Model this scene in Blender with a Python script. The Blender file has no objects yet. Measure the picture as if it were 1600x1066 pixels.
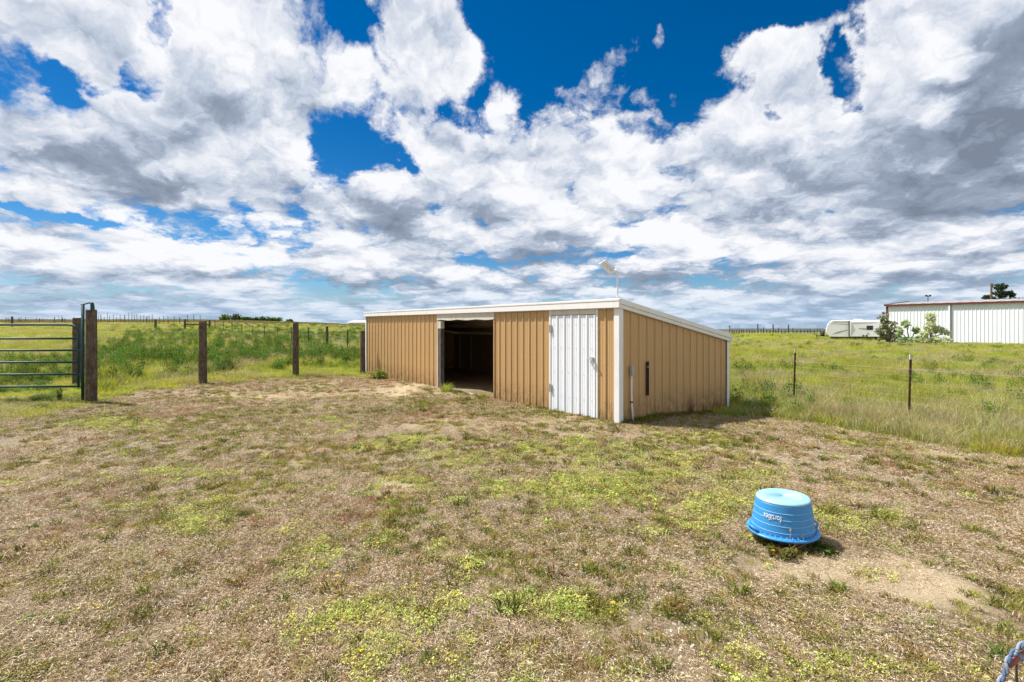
import bpy, bmesh, math, random
import numpy as np
from mathutils import Vector, Matrix

scene = bpy.context.scene
R = math.radians

# ------------------------------------------------------------------ camera
CAMZ = 1.8          # eye height
F = 760.0           # focal length in pixels of the 1600 px wide photograph
CX, HY = 800.0, 508.0
cam_data = bpy.data.cameras.new('camera')
cam = bpy.data.objects.new('camera', cam_data)
scene.collection.objects.link(cam)
cam.location = (0, 0, CAMZ)
cam.rotation_euler = (R(90), 0, 0)
cam_data.sensor_width = 36.0
cam_data.lens = F / 1600.0 * 36.0
cam_data.shift_y = -(533.0 - HY) / 1600.0
cam_data.clip_start = 0.05
cam_data.clip_end = 30000.0
scene.camera = cam

# ------------------------------------------------------------------ sun, sky, exposure
SUN_EL = R(57)
SUN_H = Vector((-0.945, 0.33, 0)).normalized()          # horizontal direction towards the sun
SUN_DIR = Vector((SUN_H.x*math.cos(SUN_EL), SUN_H.y*math.cos(SUN_EL), math.sin(SUN_EL)))
sun_data = bpy.data.lights.new('sun', 'SUN')
sun_data.energy = 5.0
sun_data.angle = R(0.6)
sun_data.color = (1.0, 0.95, 0.87)
sun = bpy.data.objects.new('sun', sun_data)
scene.collection.objects.link(sun)
sun.location = (0, 0, 40)
sun.rotation_euler = SUN_DIR.to_track_quat('Z', 'Y').to_euler()

scene.view_settings.view_transform = 'Standard'
scene.view_settings.look = 'None'
scene.view_settings.gamma = 1.0
scene.view_settings.exposure = 0.67
scene.view_settings.use_curve_mapping = False
scene.cycles.max_bounces = 6
scene.cycles.transparent_max_bounces = 8

world = bpy.data.worlds.new('World')
scene.world = world
world.use_nodes = True
WT = world.node_tree
for n in list(WT.nodes):
    WT.nodes.remove(n)
WN, WL = WT.nodes, WT.links


def wset(sock, v):
    if isinstance(v, bpy.types.NodeSocket):
        WL.new(v, sock)
    else:
        sock.default_value = v


def wm(op, a, b=None, c=None, clamp=False):
    n = WN.new('ShaderNodeMath')
    n.operation = op
    n.use_clamp = clamp
    wset(n.inputs[0], a)
    if b is not None:
        wset(n.inputs[1], b)
    if c is not None:
        wset(n.inputs[2], c)
    return n.outputs[0]


def wmap(v, a, b, c=0.0, d=1.0, mode='SMOOTHSTEP'):
    n = WN.new('ShaderNodeMapRange')
    n.interpolation_type = mode
    wset(n.inputs['Value'], v)
    n.inputs['From Min'].default_value = a
    n.inputs['From Max'].default_value = b
    n.inputs['To Min'].default_value = c
    n.inputs['To Max'].default_value = d
    return n.outputs[0]


def wvec(x, y, z):
    n = WN.new('ShaderNodeCombineXYZ')
    wset(n.inputs[0], x)
    wset(n.inputs[1], y)
    wset(n.inputs[2], z)
    return n.outputs[0]


def wnoise(vec, scale, detail, rough=0.55, dist=0.0, color=False, lac=2.0):
    n = WN.new('ShaderNodeTexNoise')
    n.noise_dimensions = '3D'
    WL.new(vec, n.inputs['Vector'])
    n.inputs['Scale'].default_value = scale
    n.inputs['Detail'].default_value = detail
    n.inputs['Roughness'].default_value = rough
    n.inputs['Lacunarity'].default_value = lac
    n.inputs['Distortion'].default_value = dist
    return n.outputs['Color'] if color else n.outputs['Fac']


tc = WN.new('ShaderNodeTexCoord')
sep = WN.new('ShaderNodeSeparateXYZ')
WL.new(tc.outputs['Generated'], sep.inputs[0])
dx, dy, dz = sep.outputs
az = wm('ARCTAN2', dx, dy)
el = wm('ARCSINE', dz)
# the edges of every cloud bank are broken up by noise on the direction
wn = wnoise(tc.outputs['Generated'], 7.0, 6, 0.6, color=True)
ws = WN.new('ShaderNodeSeparateColor')
WL.new(wn, ws.inputs[0])
azw = wm('ADD', az, wm('MULTIPLY', wm('SUBTRACT', ws.outputs[0], 0.5), 0.16))
elw = wm('ADD', el, wm('MULTIPLY', wm('SUBTRACT', ws.outputs[1], 0.5), 0.12))
warped = wvec(azw, elw, 0.0)


def blob(px, py, rx, ry, rot=0.0):
    """a soft elliptical region of the sky dome, centred on a bearing and an elevation"""
    a = math.atan((px - CX) / F)
    e = math.atan((HY - py) / F * math.cos(a))
    m = WN.new('ShaderNodeMapping')
    m.vector_type = 'TEXTURE'
    WL.new(warped, m.inputs['Vector'])
    m.inputs['Location'].default_value = (a, e, 0)
    m.inputs['Rotation'].default_value = (0, 0, R(rot))
    m.inputs['Scale'].default_value = (1.35*rx/F*math.cos(a)**1.6, 1.35*ry/F*math.cos(a)*math.cos(e), 1)
    g = WN.new('ShaderNodeTexGradient')
    g.gradient_type = 'SPHERICAL'
    WL.new(m.outputs[0], g.inputs[0])
    return wmap(g.outputs[1], 0.0, 0.75)


def blobs(lst):
    acc = None
    for (px, py, rx, ry, rot, s) in lst:
        v = wm('MULTIPLY', blob(px, py, rx, ry, rot), s)
        acc = v if acc is None else wm('ADD', acc, v)
    return acc


# regions where the blue shows through (positive = clear) and where the cloud is closed (negative)
CLEAR = [
    (850, 50, 150, 100, 0, 1.0), (990, 60, 110, 90, 0, 1.0), (545, 15, 60, 42, -30, .9), (600, 75, 50, 26, -35, .75),
    (700, 165, 90, 38, -12, .95), (790, 150, 60, 60, 0, .7), (555, 228, 66, 42, -15, .95), (625, 255, 40, 18, -35, .7),
    (690, 325, 26, 30, -40, .7), (655, 285, 22, 20, 0, .5), (905, 165, 80, 28, 0, .45), (1030, 140, 60, 40, 10, .7),
    (1230, 18, 150, 26, 0, 1.0), (1335, 85, 34, 70, 0, .95), (1325, 160, 20, 36, 0, .7), (1160, 135, 20, 22, 0, .6), (1212, 183, 24, 14, 0, .6),
    (1100, 40, 60, 60, 0, .8), (238, 55, 26, 72, -15, 1.2), (212, 130, 30, 42, 10, 1.1), (85, 118, 50, 20, -30, .8),
    (155, 130, 30, 12, 0, .6), (20, 318, 50, 9, -6, .7), (130, 345, 100, 8, -8, .6), (1285, 344, 30, 8, 4, .8),
    (710, 400, 30, 10, -20, .4), (250, 360, 90, 7, -4, .3), (980, 200, 30, 14, 0, .35), (1270, 205, 20, 12, 0, .35),
    # closed banks
    (620, 120, 26, 100, 40, -.5), (700, 90, 50, 75, -30, -1.15), (660, 40, 80, 50, 0, -.6), (350, 130, 170, 170, 0, -.7), (100, 40, 120, 50, 0, -.6), (60, 210, 110, 50, 0, -.5),
    (1210, 110, 80, 62, 0, -.75), (925, 130, 85, 50, 25, -.85), (1000, 160, 60, 36, 20, -.6), (1027, 68, 20, 22, 0, -.7), (800, 165, 30, 30, 0, -.5), (1490, 150, 150, 200, 0, -.8), (1000, 300, 330, 90, 0, -.5), (300, 270, 200, 60, 0, -.5),
    (600, 320, 110, 40, 0, -.45), (1400, 330, 250, 90, 0, -.5), (1150, 230, 120, 60, 0, -.3), (880, 250, 130, 50, 0, -.35), (1430, 40, 60, 60, 0, -.4),
]
# heavy, shaded cloud bellies (positive = darker) and brightest masses (negative)
DARK = [
    (165, 270, 100, 46, -14, .62), (250, 300, 70, 30, 0, .4), (40, 200, 70, 50, -20, .32), (330, 190, 90, 40, 10, .28), (380, 90, 60, 70, 0, .2), (470, 175, 60, 70, -30, .25),
    (590, 340, 80, 28, 0, .55), (480, 310, 60, 26, 0, .45), (640, 360, 50, 16, 0, .25),
    (1575, 170, 90, 130, 0, .62), (1480, 230, 120, 60, 10, .30), (1560, 60, 60, 80, 0, .35), (1500, 285, 170, 24, 0, .22),
    (1200, 355, 90, 22, 0, .45), (1400, 350, 110, 34, 0, .34), (1540, 385, 120, 30, 0, .34), (880, 385, 90, 26, 0, .5), (820, 410, 80, 22, 0, .35),
    (860, 440, 130, 14, 0, .35), (1060, 432, 150, 16, 0, .45), (1280, 440, 150, 14, 0, .35), (1500, 440, 120, 16, 0, .35), (70, 425, 50, 12, 0, .3), (50, 360, 50, 14, 0, .3),
    (700, 300, 60, 30, 0, .1), (290, 430, 120, 10, 0, .2), (500, 440, 120, 10, 0, .2), (1000, 180, 200, 30, 0, .1),
    (330, 40, 120, 50, 0, -.25), (560, 110, 90, 50, 0, -.2), (60, 60, 90, 40, 0, -.2), (420, 240, 120, 26, 0, -.25), (880, 290, 150, 50, 0, -.15),
    (1200, 100, 80, 60, 0, -.2), (1050, 370, 160, 16, 0, -.3), (1390, 90, 60, 80, 0, -.2), (1180, 400, 160, 12, 0, -.2),
]
clear = wm('ADD', wm('MINIMUM', blobs([b for b in CLEAR if b[5] > 0]), 0.80), blobs([b for b in CLEAR if b[5] < 0]))
dark = blobs(DARK)


def wnoise2(vec, scale, detail, rough=0.55, color=False):
    n = WN.new('ShaderNodeTexNoise')
    n.noise_dimensions = '2D'
    WL.new(vec, n.inputs['Vector'])
    n.inputs['Scale'].default_value = scale
    n.inputs['Detail'].default_value = detail
    n.inputs['Roughness'].default_value = rough
    return n.outputs['Color'] if color else n.outputs['Fac']


def wbillow(vec, scale, detail=4.0, rough=0.5):
    n = WN.new('ShaderNodeTexVoronoi')
    n.voronoi_dimensions = '2D'
    n.feature = 'SMOOTH_F1'
    n.inputs['Smoothness'].default_value = 0.35
    WL.new(vec, n.inputs['Vector'])
    n.inputs['Scale'].default_value = scale
    n.inputs['Detail'].default_value = detail
    n.inputs['Roughness'].default_value = rough
    n.inputs['Lacunarity'].default_value = 2.3
    return wm('SUBTRACT', 1.0, wm('MULTIPLY', n.outputs['Distance'], 1.5))


hyp = wm('SQRT', wm('ADD', wm('MULTIPLY', dx, dx), wm('ADD', wm('MULTIPLY', dy, dy), 1e-6)))
ux, uy = wm('DIVIDE', dx, hyp), wm('DIVIDE', dy, hyp)


def dome_vec(lift, turn=0.0):
    """a cloud deck that shrinks and flattens towards the horizon, the same all the way round"""
    r = wm('POWER', wm('ADD', wm('MAXIMUM', dz, 0.0), 0.10 + lift), -0.66)
    x_ = wm('ADD', ux, wm('MULTIPLY', uy, turn))
    y_ = wm('SUBTRACT', uy, wm('MULTIPLY', ux, turn))
    return wvec(wm('MULTIPLY', x_, r), wm('MULTIPLY', y_, r), 0.0)


v0 = dome_vec(0.0)
wcol = wnoise2(v0, 4.0, 5, 0.6, color=True)
wo_ = WN.new('ShaderNodeVectorMath'); wo_.operation = 'SUBTRACT'
WL.new(wcol, wo_.inputs[0]); wo_.inputs[1].default_value = (0.5, 0.5, 0.5)
wsx = WN.new('ShaderNodeVectorMath'); wsx.operation = 'SCALE'
WL.new(wo_.outputs[0], wsx.inputs[0]); wsx.inputs['Scale'].default_value = 0.24


def disp(v):
    n = WN.new('ShaderNodeVectorMath'); n.operation = 'ADD'
    WL.new(v, n.inputs[0]); WL.new(wsx.outputs[0], n.inputs[1])
    return n.outputs[0]


v1, v2 = dome_vec(0.022, 0.012), dome_vec(0.055, 0.02)
d0, d1 = wnoise2(v0, 1.35, 9, 0.55), wnoise2(v2, 1.35, 5, 0.45)
b0, b1 = wbillow(disp(v0), 3.4), wbillow(disp(v1), 3.4)
c0 = wbillow(disp(v0), 9.0, 3.0)
fine = wnoise2(v0, 11.0, 7, 0.68)
dens = wm('ADD', wm('MULTIPLY', d0, 0.95), 0.245)
dens = wm('SUBTRACT', dens, wm('MULTIPLY', clear, 0.37))
dens = wm('ADD', dens, wm('MULTIPLY', wm('SUBTRACT', b0, 0.45), 0.20))
dens = wm('ADD', dens, wm('MULTIPLY', wm('SUBTRACT', c0, 0.45), 0.07))
dens = wm('ADD', dens, wm('MULTIPLY', wm('SUBTRACT', fine, 0.5), 0.34))
alpha = wmap(wm('ADD', dens, wmap(dz, 0.16, 0.42, 0.075, 0.015)), 0.37, 0.60)
thick = wmap(dens, 0.45, 0.95, 0, 1, 'LINEAR')
hz = wmap(dz, 0.0, 0.22, 1.0, 0.0)

shade = wm('MULTIPLY', wm('SUBTRACT', b0, b1), -0.42)
shade = wm('ADD', shade, wm('MULTIPLY', wm('SUBTRACT', d0, d1), -1.5))
shade = wm('ADD', shade, wm('MULTIPLY', wm('SUBTRACT', b0, 0.35), -0.34))
shade = wm('ADD', shade, wm('MULTIPLY', wm('SUBTRACT', c0, 0.35), -0.16))
shade = wm('ADD', shade, wm('MULTIPLY', wm('SUBTRACT', thick, 0.5), 0.35))
shade = wm('ADD', shade, wm('MULTIPLY', dark, wmap(wm('ADD', wm('MULTIPLY', d0, 0.6), wm('MULTIPLY', b0, 0.4)), 0.30, 0.66, 1.0, 0.45, 'LINEAR')))
shade = wm('ADD', shade, wm('MULTIPLY', wm('SUBTRACT', fine, 0.5), 0.16))
shade = wm('ADD', shade, wm('MULTIPLY', hz, 0.24))
ramp = WN.new('ShaderNodeValToRGB')
cr = ramp.color_ramp
cr.elements[0].position = 0.0
cr.elements[0].color = (0.96, 0.97, 1.0, 1)
cr.elements[1].position = 1.0
cr.elements[1].color = (0.21, 0.255, 0.335, 1)
for p, c in ((0.18, (0.80, 0.83, 0.90)), (0.40, (0.54, 0.61, 0.73)), (0.62, (0.33, 0.39, 0.50))):
    e_ = cr.elements.new(p)
    e_.color = (*c, 1)
WL.new(wmap(shade, -0.06, 1.30, 0, 1, 'LINEAR'), ramp.inputs[0])

sky = WN.new('ShaderNodeTexSky')
sky.sky_type = 'NISHITA'
sky.sun_disc = False
sky.sun_elevation = SUN_EL
sky.sun_rotation = math.atan2(SUN_H.x, SUN_H.y)
sky.altitude = 1700
sky.air_density = 1.0
sky.dust_density = 0.4
sky.ozone_density = 2.5
# polarised, saturated blue of the photograph
hs = WN.new('ShaderNodeHueSaturation')
hs.inputs['Saturation'].default_value = 1.45
hs.inputs['Value'].default_value = 1.0
WL.new(sky.outputs[0], hs.inputs['Color'])
bg_sky = WN.new('ShaderNodeBackground')
bg_sky.inputs['Strength'].default_value = 0.064
tn = WN.new('ShaderNodeMix'); tn.data_type = 'RGBA'; tn.blend_type = 'MULTIPLY'; tn.inputs['Factor'].default_value = 1.0
WL.new(hs.outputs[0], tn.inputs['A']); tn.inputs['B'].default_value = (0.9, 0.99, 1.03, 1)
WL.new(tn.outputs['Result'], bg_sky.inputs['Color'])
# air between the eye and the low clouds turns them pale blue
mixh = WN.new('ShaderNodeMix')
mixh.data_type = 'RGBA'
WL.new(wmap(dz, 0.0, 0.11, 0.5, 0.0), mixh.inputs['Factor'])
WL.new(ramp.outputs[0], mixh.inputs['A'])
mixh.inputs['B'].default_value = (0.40, 0.60, 0.84, 1)
bg_cl = WN.new('ShaderNodeBackground')
bg_cl.inputs['Strength'].default_value = 0.63
WL.new(mixh.outputs['Result'], bg_cl.inputs['Color'])
mx = WN.new('ShaderNodeMixShader')
WL.new(wm('MAXIMUM', alpha, wmap(dz, 0.02, 0.09, 0.9, 0.0)), mx.inputs[0])
WL.new(bg_sky.outputs[0], mx.inputs[1])
WL.new(bg_cl.outputs[0], mx.inputs[2])
wo = WN.new('ShaderNodeOutputWorld')
WL.new(mx.outputs[0], wo.inputs['Surface'])
world.cycles.sampling_method = 'MANUAL'
world.cycles.sample_map_resolution = 512

# ====================================================================== helpers
col = scene.collection
rng = np.random.default_rng(7)
random.seed(7)


def tag(o, label=None, cat=None, group=None, kind=None):
    if label: o['label'] = label
    if cat: o['category'] = cat
    if group: o['group'] = group
    if kind: o['kind'] = kind
    return o


def empty(name, loc=(0, 0, 0), rz=0.0, label=None, cat=None, group=None):
    o = bpy.data.objects.new(name, None)
    o.empty_display_size = 0.2
    col.objects.link(o)
    o.location = loc
    o.rotation_euler = (0, 0, rz)
    return tag(o, label, cat, group)


def link_mesh(name, me, mat=None, parent=None, smooth=False):
    if mat is not None and not me.materials:
        me.materials.append(mat)
    if smooth:
        me.polygons.foreach_set('use_smooth', [True]*len(me.polygons))
    o = bpy.data.objects.new(name, me)
    col.objects.link(o)
    if parent: o.parent = parent
    return o


class MB:
    """collects faces of one mesh"""
    def __init__(s):
        s.v, s.f = [], []

    def add(s, vs, fs):
        b = len(s.v)
        s.v += [tuple(v) for v in vs]
        s.f += [tuple(b+i for i in f) for f in fs]
        return s

    def box(s, x0, y0, z0, x1, y1, z1):
        vs = [(x0,y0,z0),(x1,y0,z0),(x1,y1,z0),(x0,y1,z0),(x0,y0,z1),(x1,y0,z1),(x1,y1,z1),(x0,y1,z1)]
        return s.add(vs, [(0,3,2,1),(4,5,6,7),(0,1,5,4),(1,2,6,5),(2,3,7,6),(3,0,4,7)])

    def tube(s, pts, r, n=8, caps=True, rad=None):
        pts = [Vector(p) for p in pts]
        rings = []
        up = Vector((0, 0, 1))
        for i, p in enumerate(pts):
            a = pts[max(i-1, 0)]
            b = pts[min(i+1, len(pts)-1)]
            t = (b-a).normalized()
            ref = up if abs(t.z) < 0.9 else Vector((1, 0, 0))
            if i == 0 or True:
                x = t.cross(ref).normalized()
            y = x.cross(t).normalized()
            rr = rad[i] if rad else r
            rings.append([p + rr*(math.cos(2*math.pi*k/n)*x + math.sin(2*math.pi*k/n)*y) for k in range(n)])
        vs = [v for rg in rings for v in rg]
        fs = []
        for i in range(len(rings)-1):
            for k in range(n):
                k2 = (k+1) % n
                fs.append((i*n+k, i*n+k2, (i+1)*n+k2, (i+1)*n+k))
        if caps:
            fs.append(tuple(range(n)))
            fs.append(tuple((len(rings)-1)*n + k for k in reversed(range(n))))
        return s.add(vs, fs)

    def lathe(s, prof, n=48, sx=1.0, sy=1.0, close=False):
        vs, fs = [], []
        for (r, z) in prof:
            for k in range(n):
                a = 2*math.pi*k/n
                vs.append((r*math.cos(a)*sx, r*math.sin(a)*sy, z))
        m = len(prof)
        for i in range(m if close else m-1):
            j = (i+1) % m
            for k in range(n):
                k2 = (k+1) % n
                fs.append((i*n+k, i*n+k2, j*n+k2, j*n+k))
        return s.add(vs, fs)

    def extrude(s, prof, vec):
        """a closed polygon (list of 3d points) pushed along vec"""
        vec = Vector(vec)
        n = len(prof)
        a = [Vector(p) for p in prof]
        vs = a + [p+vec for p in a]
        fs = [tuple(reversed(range(n))), tuple(range(n, 2*n))]
        for k in range(n):
            fs.append((k, (k+1) % n, n+(k+1) % n, n+k))
        return s.add(vs, fs)

    def mesh(s, name):
        me = bpy.data.meshes.new(name)
        me.from_pydata(s.v, [], s.f)
        bm = bmesh.new(); bm.from_mesh(me)
        bmesh.ops.recalc_face_normals(bm, faces=bm.faces)
        bm.to_mesh(me); bm.free()
        return me

    def build(s, name, mat=None, parent=None, smooth=False, bevel=0.0):
        o = link_mesh(name, s.mesh(name), mat, parent, smooth)
        if bevel:
            m = o.modifiers.new('bevel', 'BEVEL'); m.width = bevel; m.segments = 1; m.limit_method = 'ANGLE'
        return o


# ---------------------------------------------------------------------- materials
class Mat:
    def __init__(s, name, rough=0.8, metal=0.0, spec=0.3):
        s.m = bpy.data.materials.new(name)
        s.m.use_nodes = True
        s.t = s.m.node_tree
        s.b = s.t.nodes['Principled BSDF']
        s.b.inputs['Roughness'].default_value = rough
        s.b.inputs['Metallic'].default_value = metal
        s.b.inputs['Specular IOR Level'].default_value = spec
        s.co = s.t.nodes.new('ShaderNodeTexCoord')

    def vec(s, kind='Object', scale=(1, 1, 1)):
        mp = s.t.nodes.new('ShaderNodeMapping')
        mp.inputs['Scale'].default_value = scale
        if kind == 'Position':
            g = s.t.nodes.new('ShaderNodeNewGeometry')
            s.t.links.new(g.outputs['Position'], mp.inputs[0])
        else:
            s.t.links.new(s.co.outputs[kind], mp.inputs[0])
        return mp.outputs[0]

    def noise(s, vec, scale=5, detail=4, rough=0.6, dist=0.0):
        n = s.t.nodes.new('ShaderNodeTexNoise')
        s.t.links.new(vec, n.inputs['Vector'])
        n.inputs['Scale'].default_value = scale
        n.inputs['Detail'].default_value = detail
        n.inputs['Roughness'].default_value = rough
        n.inputs['Distortion'].default_value = dist
        return n.outputs['Fac']

    def ramp(s, fac, stops):
        r = s.t.nodes.new('ShaderNodeValToRGB')
        els = r.color_ramp.elements
        while len(els) < len(stops):
            els.new(0.5)
        for e, (p, c) in zip(els, stops):
            e.position = p
            e.color = (*c, 1) if len(c) == 3 else c
        s.t.links.new(fac, r.inputs[0])
        return r.outputs[0]

    def mix(s, fac, a, b, mode='MIX'):
        n = s.t.nodes.new('ShaderNodeMix')
        n.data_type = 'RGBA'
        n.blend_type = mode
        for sock, v in (('Factor', fac), ('A', a), ('B', b)):
            if isinstance(v, bpy.types.NodeSocket):
                s.t.links.new(v, n.inputs[sock])
            elif sock == 'Factor':
                n.inputs[sock].default_value = v
            else:
                n.inputs[sock].default_value = (*v, 1)
        return n.outputs['Result']

    def maprange(s, v, a, b, c=0.0, d=1.0):
        n = s.t.nodes.new('ShaderNodeMapRange')
        s.t.links.new(v, n.inputs[0])
        for k, x in zip(('From Min', 'From Max', 'To Min', 'To Max'), (a, b, c, d)):
            n.inputs[k].default_value = x
        return n.outputs[0]

    def color(s, v):
        if isinstance(v, bpy.types.NodeSocket):
            s.t.links.new(v, s.b.inputs['Base Color'])
        else:
            s.b.inputs['Base Color'].default_value = (*v, 1)
        return s

    def bump(s, h, strength=0.3, dist=0.01):
        n = s.t.nodes.new('ShaderNodeBump')
        n.inputs['Strength'].default_value = strength
        n.inputs['Distance'].default_value = dist
        s.t.links.new(h, n.inputs['Height'])
        s.t.links.new(n.outputs[0], s.b.inputs['Normal'])
        return s


def worn(name, base, dirt, rough=0.5, metal=0.0, spec=0.4, amount=0.35, scale=3.0, stretch=(1, 1, 0.35), bump=0.1):
    m = Mat(name, rough, metal, spec)
    v = m.vec('Position', stretch)
    n1 = m.noise(v, scale, 6, 0.65)
    n2 = m.noise(m.vec('Position'), scale*14, 3, 0.6)
    f = m.maprange(n1, 0.5, 0.78, 0, amount)
    c = m.mix(f, base, dirt)
    c = m.mix(m.maprange(n2, 0.3, 0.7, 0, 0.14), c, tuple(x*0.6 for x in base))
    m.color(c)
    if bump: m.bump(n2, bump, 0.004)
    return m.m


def wood(name, dark, light, grain=(14, 14, 1.2), rough=0.9):
    m = Mat(name, rough, 0, 0.15)
    n = m.noise(m.vec('Object', grain), 4.0, 8, 0.7, 0.4)
    k = m.noise(m.vec('Object'), 7.0, 3, 0.5)
    c = m.ramp(n, [(0.25, dark), (0.55, tuple((a+b)/2 for a, b in zip(dark, light))), (0.8, light)])
    c = m.mix(m.maprange(k, 0.35, 0.65, 0, 0.5), c, dark)
    m.color(c).bump(n, 0.8, 0.02)
    return m.m


def foliage_mat(name, trans=0.35, rand=0.25):
    """leaf and grass colour comes from each blade's own tint, varied from clump to clump"""
    m = Mat(name, 0.65, 0, 0.2)
    a = m.t.nodes.new('ShaderNodeAttribute')
    a.attribute_name = 'tint'
    oi = m.t.nodes.new('ShaderNodeObjectInfo')
    hs = m.t.nodes.new('ShaderNodeHueSaturation')
    m.t.links.new(a.outputs['Color'], hs.inputs['Color'])
    m.t.links.new(m.maprange(oi.outputs['Random'], 0, 1, 1-rand*1.1, 1+rand*1.1), hs.inputs['Value'])
    rr = m.t.nodes.new('ShaderNodeMath'); rr.operation = 'FRACT'
    r2 = m.t.nodes.new('ShaderNodeMath'); r2.operation = 'MULTIPLY'; r2.inputs[1].default_value = 7.31
    m.t.links.new(oi.outputs['Random'], r2.inputs[0]); m.t.links.new(r2.outputs[0], rr.inputs[0])
    m.t.links.new(m.maprange(rr.outputs[0], 0, 1, 0.5-0.040*rand*4, 0.5+0.014*rand*4), hs.inputs['Hue'])
    m.color(hs.outputs[0])
    tr = m.t.nodes.new('ShaderNodeBsdfTranslucent')
    m.t.links.new(hs.outputs[0], tr.inputs['Color'])
    mx_ = m.t.nodes.new('ShaderNodeMixShader')
    mx_.inputs[0].default_value = trans
    m.t.links.new(m.b.outputs[0], mx_.inputs[1]); m.t.links.new(tr.outputs[0], mx_.inputs[2])
    out = m.t.nodes['Material Output']
    m.t.links.new(mx_.outputs[0], out.inputs['Surface'])
    return m.m


WHITE = worn('white_painted_metal', (0.80, 0.80, 0.79), (0.45, 0.40, 0.33), 0.4, 0, 0.5, 0.30)
WHITE_DOOR = worn('white_door_metal', (0.80, 0.83, 0.88), (0.55, 0.52, 0.46), 0.4, 0, 0.5, 0.16, 2.5)
WEATHERED = worn('weathered_white_board', (0.62, 0.60, 0.53), (0.33, 0.27, 0.2), 0.8, 0, 0.2, 0.6, 5)
GALV = worn('galvanised_steel', (0.42, 0.43, 0.44), (0.24, 0.20, 0.16), 0.45, 0.4, 0.5, 0.5, 6)
DARKMETAL = worn('dark_steel', (0.05, 0.05, 0.052), (0.12, 0.07, 0.04), 0.6, 0, 0.4, 0.5, 8)
BLACK = worn('black_rubber', (0.012, 0.012, 0.013), (0.04, 0.035, 0.03), 0.7, 0, 0.3, 0.3, 8)
RUST = worn('rusty_steel', (0.16, 0.075, 0.035), (0.06, 0.03, 0.02), 0.9, 0.0, 0.2, 0.7, 12, (1, 1, 1), 0.4)
TEAL = worn('teal_painted_pipe', (0.010, 0.052, 0.062), (0.10, 0.17, 0.18), 0.5, 0, 0.4, 0.35, 6)
POSTWOOD = wood('old_post_wood', (0.022, 0.015, 0.011), (0.30, 0.235, 0.175))
GREYWOOD = wood('grey_weathered_wood', (0.06, 0.05, 0.04), (0.24, 0.21, 0.18))
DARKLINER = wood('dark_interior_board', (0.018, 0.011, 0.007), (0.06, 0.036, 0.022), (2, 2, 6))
WIRE = worn('fence_wire', (0.20, 0.19, 0.18), (0.14, 0.07, 0.04), 0.5, 0.5, 0.5, 0.6, 2)


def shed_paint():
    m = Mat('tan_steel_siding', 0.42, 0, 0.45)
    st = m.noise(m.vec('Position', (5, 5, 0.35)), 3.0, 6, 0.6)
    gr = m.noise(m.vec('Position'), 60, 2, 0.5)
    c = m.mix(m.maprange(st, 0.35, 0.75, 0, 0.5), (0.56, 0.355, 0.155), (0.46, 0.285, 0.125))
    c = m.mix(m.maprange(gr, 0.3, 0.7, 0, 0.10), c, (0.25, 0.16, 0.09))
    oi = m.t.nodes.new('ShaderNodeObjectInfo')
    c = m.mix(m.maprange(oi.outputs['Random'], 0, 1, 0, 0.22), c, (0.40, 0.26, 0.13))
    # mud splashed up from the ground along the foot of the sheets
    g = m.t.nodes.new('ShaderNodeNewGeometry')
    sx = m.t.nodes.new('ShaderNodeSeparateXYZ')
    m.t.links.new(g.outputs['Position'], sx.inputs[0])
    sp = m.noise(m.vec('Position', (3, 3, 1.5)), 4, 6, 0.7)
    low = m.maprange(sx.outputs[2], -0.1, 0.55, 1, 0)
    mm = m.t.nodes.new('ShaderNodeMath'); mm.operation = 'MULTIPLY'
    m.t.links.new(low, mm.inputs[0]); m.t.links.new(m.maprange(sp, 0.38, 0.60, 0, 0.9), mm.inputs[1])
    c = m.mix(mm.outputs[0], c, (0.13, 0.075, 0.04))
    m.color(c).bump(gr, 0.05, 0.003)
    return m.m


TAN = shed_paint()


# ---------------------------------------------------------------------- value noise for the terrain and for planting
_tab = np.random.default_rng(99).random((256, 256))


def vnoise(x, y):
    xi, yi = np.floor(x).astype(int), np.floor(y).astype(int)
    fx, fy = x-xi, y-yi
    fx, fy = fx*fx*(3-2*fx), fy*fy*(3-2*fy)
    x0, x1, y0, y1 = xi % 256, (xi+1) % 256, yi % 256, (yi+1) % 256
    return (_tab[x0, y0]*(1-fx)+_tab[x1, y0]*fx)*(1-fy) + (_tab[x0, y1]*(1-fx)+_tab[x1, y1]*fx)*fy


def fbm(x, y, oct=4):
    a, s, t = 0.5, 0.0, 0.0
    for k in range(oct):
        s = s + a*vnoise(x+17.3*k, y+9.1*k); t += a
        x, y, a = x*2.03, y*2.03, a*0.55
    return s/t


def sstep(a, b, x):
    t = np.clip((x-a)/(b-a), 0, 1)
    return t*t*(3-2*t)


# shed frame: origin at its near corner, SV along the short (right) wall, SU along the long front wall
SH_O = np.array([1.95, 8.88])
SH_ROT = math.atan2(0.621, 0.784)
SV = np.array([math.cos(SH_ROT), math.sin(SH_ROT)])
SU = np.array([-math.sin(SH_ROT), math.cos(SH_ROT)])
SH_L, SH_W = 11.94, 3.907

LEFT = ([-50, 0, 22, 31, 63, 120, 200, 300, 420, 800, 3000, 9000, 20000], [0, 0, 0, .02, 1.05, 2.5, 3.9, 4.6, 4.4, -2, -25, -60, -60])
RIGHT = ([-50, 0, 30, 58, 68, 80, 95, 200, 1000, 9000, 20000], [0, 0, 0, 0, .2, .42, .2, -3.5, -22, -75, -75])


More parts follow.
